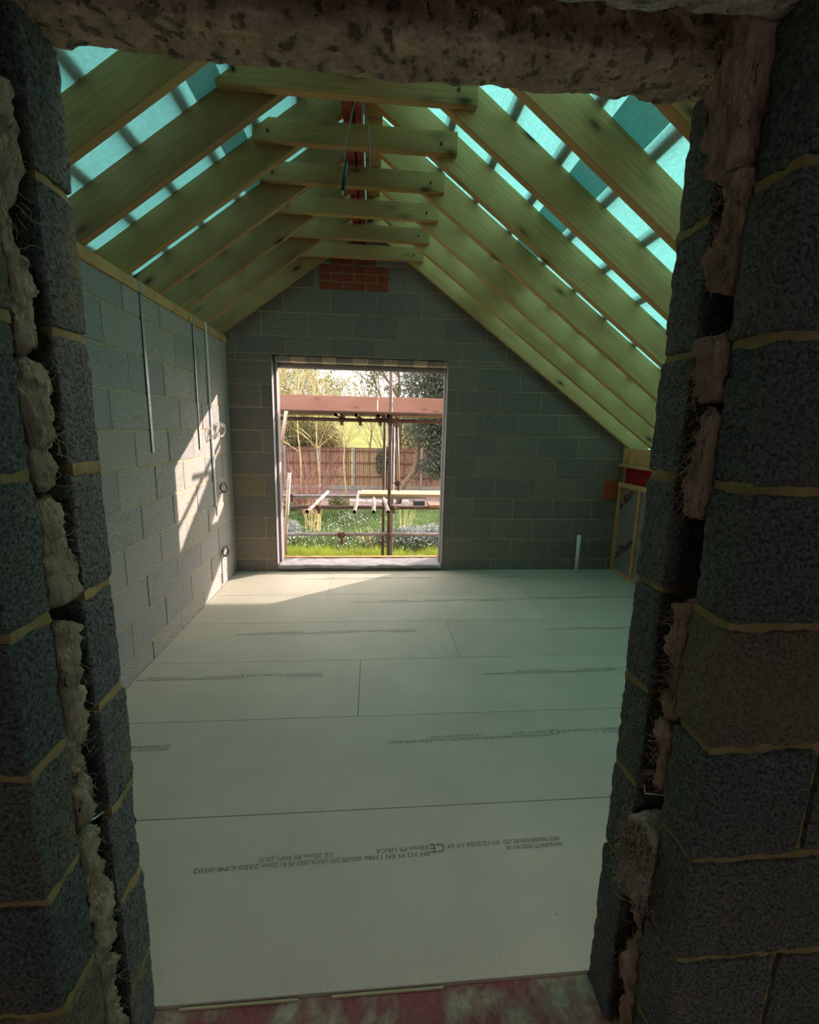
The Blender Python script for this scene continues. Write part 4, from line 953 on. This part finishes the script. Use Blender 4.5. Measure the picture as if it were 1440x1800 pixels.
# garden saplings and shrubs
def sapling(x, y, h, seed, label):
    rr = random.Random(seed); t = empty('sapling', (x, y, GZ)); tag(t, label, 'young tree', 'saplings in the bed')
    mb = MB(); P = [(x + 0.05 * math.sin(i * 1.1 + seed), y, GZ - 0.05 + h * i / 7) for i in range(8)]; mb.tube(P, [0.035 * (1 - 0.7 * i / 7) for i in range(8)], 6); mb.build('stem', M_TWIG_T, t)
    br = MB()
    for k in range(9): grow(br, P[rr.randrange(3, 8)], (rr.gauss(0, .7), rr.gauss(0, .7), 0.7), h * 0.28, 0.014, 1, rr, 0.5, 3, 0, (2, 3), 0.6)
    br.build('branches', M_TWIG_T, t)
sapling(-2.62, 16.6, 4.6, 31, 'slim pale sapling near the left edge of the garden bed')
sapling(-2.03, 17.2, 4.8, 32, 'slim pale sapling beside the red stemmed shrub')
sapling(-1.10, 18.6, 3.6, 33, 'slim twiggy sapling in front of the fence, centre')
def stems(name, x, y, n, h, sp, r, mt, seed, label, cat='shrub', kids=2, leaf=None, nl=0, ls=0.03):
    rr = random.Random(seed); t = empty(name, (x, y, GZ)); tag(t, label, cat)
    mb = MB(); tp = []
    for _ in range(n):
        an = rr.uniform(0, 6.28); q = rr.random() ** 0.5; d = Vector((math.cos(an) * q * sp, math.sin(an) * q * sp, 1)).normalized()
        p = Vector((x + math.cos(an) * q * 0.25, y + math.sin(an) * q * 0.25, GZ - 0.04)); grow(mb, p, d, h * rr.uniform(0.6, 1.1), r, 1 if kids else 0, rr, 0.25, 4, 0, (1, max(1, kids)), 0.5, tp, 3)
    mb.build('stems', mt, t)
    if leaf: lf = MB(); add_leaves(lf, [(x, y, GZ + h * 0.5, sp + 0.2, sp + 0.2, h * 0.5)], nl, ls, rr); lf.build('foliage', leaf, t)
stems('dogwood_shrub', -2.05, 14.6, 75, 1.75, 0.5, 0.012, M_TWIG_R, 41, 'red stemmed leafless shrub on the left of the lawn')
stems('ornamental_grass', -1.62, 12.2, 30, 0.95, 0.16, 0.008, M_TWIG_T, 42, 'clump of tall straw coloured dry stems', 'dry grass', 0)
stems('ornamental_grass', 0.85, 12.4, 22, 0.8, 0.5, 0.006, M_TWIG_T, 43, 'sparse pale dry stalks right of the uprights', 'dry grass', 0)
stems('ornamental_grass', 0.02, 10.6, 40, 0.45, 0.5, 0.006, M_TWIG_T, 44, 'low fan of straw stems below the lowest tube', 'dry grass', 0)
for i, (x, y, s, mt, lb) in enumerate([(-2.2, 11.4, 0.42, M_LEAF_GREY, 'grey lavender bush at far left of the lawn'), (-2.25, 10.0, 0.38, M_LEAF_GREY, 'grey lavender bush at bottom left by the window jamb'), (0.45, 10.4, 0.42, M_LEAF_HOLLY, 'dark green bush low between the uprights and straw fan'),
        (0.98, 10.6, 0.45, M_LEAF_GREY, 'rounded grey green bush right of the uprights'), (1.6, 10.7, 0.45, M_LEAF_GREY, 'rounded grey green bush at the right window jamb'), (-2.5, 15.5, 0.6, M_LEAF_OLIVE, 'olive green bush behind the red stemmed shrub'), (-1.15, 15.9, 0.4, M_LEAF_OLIVE, 'small olive bush at the back edge of the lawn')]):
    rr = random.Random(60 + i); lf = MB(); add_leaves(lf, [(x, y, GZ + s * 0.55, s, s, s * 0.65)], 1500, 0.035, rr); tag(lf.build('low_bush', mt), lb, 'bush', 'low bushes on the lawn')
def blades(name, n, xr, yr, h, mt, seed, label, cat, wd=0.008, clump=0):
    g = np.random.default_rng(seed); X = g.uniform(*xr, n); Y = g.uniform(*yr, n)
    if clump:
        cx = g.uniform(*xr, clump); cy = g.uniform(*yr, clump); k = g.integers(0, clump, n); X = cx[k] + g.normal(0, 0.16, n); Y = cy[k] + g.normal(0, 0.14, n)
    B0 = np.stack([X, Y, np.full(n, GZ - 0.02)], 1); an = g.uniform(0, 6.28, n); side = np.stack([np.cos(an), np.sin(an), 0 * an], 1) * wd
    hh = h * (0.5 + g.random(n)); lean = g.normal(0, 0.45, (n, 2)) * hh[:, None]; tip = B0 + np.stack([lean[:, 0], lean[:, 1], hh], 1)
    V = np.stack([B0 - side, B0 + side, tip], 1).reshape(-1, 3); mb = MB(); mb.add(V, (np.arange(n)[:, None] * 3 + np.arange(3)).tolist()); tag(mb.build(name, mt), label, cat, None, 'stuff')
blades('grass', 26000, (-4.5, 5), (8.5, 16.0), 0.10, M_BLADE, 71, 'short green grass blades over the lawn', 'grass', 0.012)
blades('tall_grass', 16000, (-3.2, 3.2), (8.9, 9.7), 0.22, M_BLADE_LIME, 72, 'bright lime grass tufts just below the window sill', 'grass', 0.010, 46)
blades('bulb_leaves', 9000, (-2.4, 2.6), (9.9, 11.6), 0.20, M_BLADE, 73, 'green bulb leaves under the white flowers', 'leaves', 0.010, 60)
g = np.random.default_rng(5)
def petals(n, xr, yr, z0, z1, seed, label, clump):
    g = np.random.default_rng(seed); cx = g.uniform(*xr, clump); cy = g.uniform(*yr, clump); k = g.integers(0, clump, n)
    mb = MB(); P = np.stack([cx[k] + g.normal(0, 0.22, n), cy[k] + g.normal(0, 0.2, n), g.uniform(z0, z1, n)], 1); A = g.normal(size=(n, 3)); A /= np.linalg.norm(A, axis=1, keepdims=True); Bv = np.cross(A, g.normal(size=(n, 3))); Bv /= np.linalg.norm(Bv, axis=1, keepdims=True); s = 0.014
    V = np.stack([P - A * s, P + Bv * s, P + A * s, P - Bv * s], 1).reshape(-1, 3); mb.add(V, (np.arange(n)[:, None] * 4 + np.arange(4)).tolist()); tag(mb.build('flowers', M_PETAL), label, 'flowers', None, 'stuff')
petals(260, (-1.0, 0.0), (12.0, 14.0), GZ + 0.12, GZ + 0.28, 81, 'scattered white flowers on the middle of the lawn', 10)
petals(800, (-2.4, 2.6), (9.9, 11.6), GZ + 0.12, GZ + 0.32, 82, 'white flowers massed in front near the house', 40)
for i in range(9):
    x = -1.5 + 0.33 * i; mb = MB(); mb.rough((x, 16.9, GZ - 0.05), (x + 0.3, 17.1, GZ + 0.12), 0.05, 0.05, 0.02, 6, 90 + i)
    tag(mb.build('edging_stone', M_STONE), 'pale edging stone at the back of the lawn, %s from the left' % ORD[i], 'stone', 'edging stones')
mb = MB(); mb.box((1.55, 16.0, GZ), (1.95, 16.35, GZ + 0.25), 0, 0, 0.02); mb.box((1.58, 16.03, GZ + 0.20), (1.92, 16.32, GZ + 0.252), 0, 1)
tag(mb.build('planter', [M_DARK, M_SOIL]), 'black square planter on the right edge of the bed', 'planter')
# distant tree belt on the hill
rr = random.Random(99); mb = MB(); add_leaves(mb, [(-40 + 6 * i, 84 + rr.uniform(-4, 4), 4.6 + rr.uniform(0, 0.6), 4, 3, 1.2 + rr.random() * 0.8) for i in range(18)], 14000, 0.35, rr)
tag(mb.build('treeline', M_LEAF_OLIVE), 'hazy row of trees along the distant hilltop', 'trees', None, 'stuff')
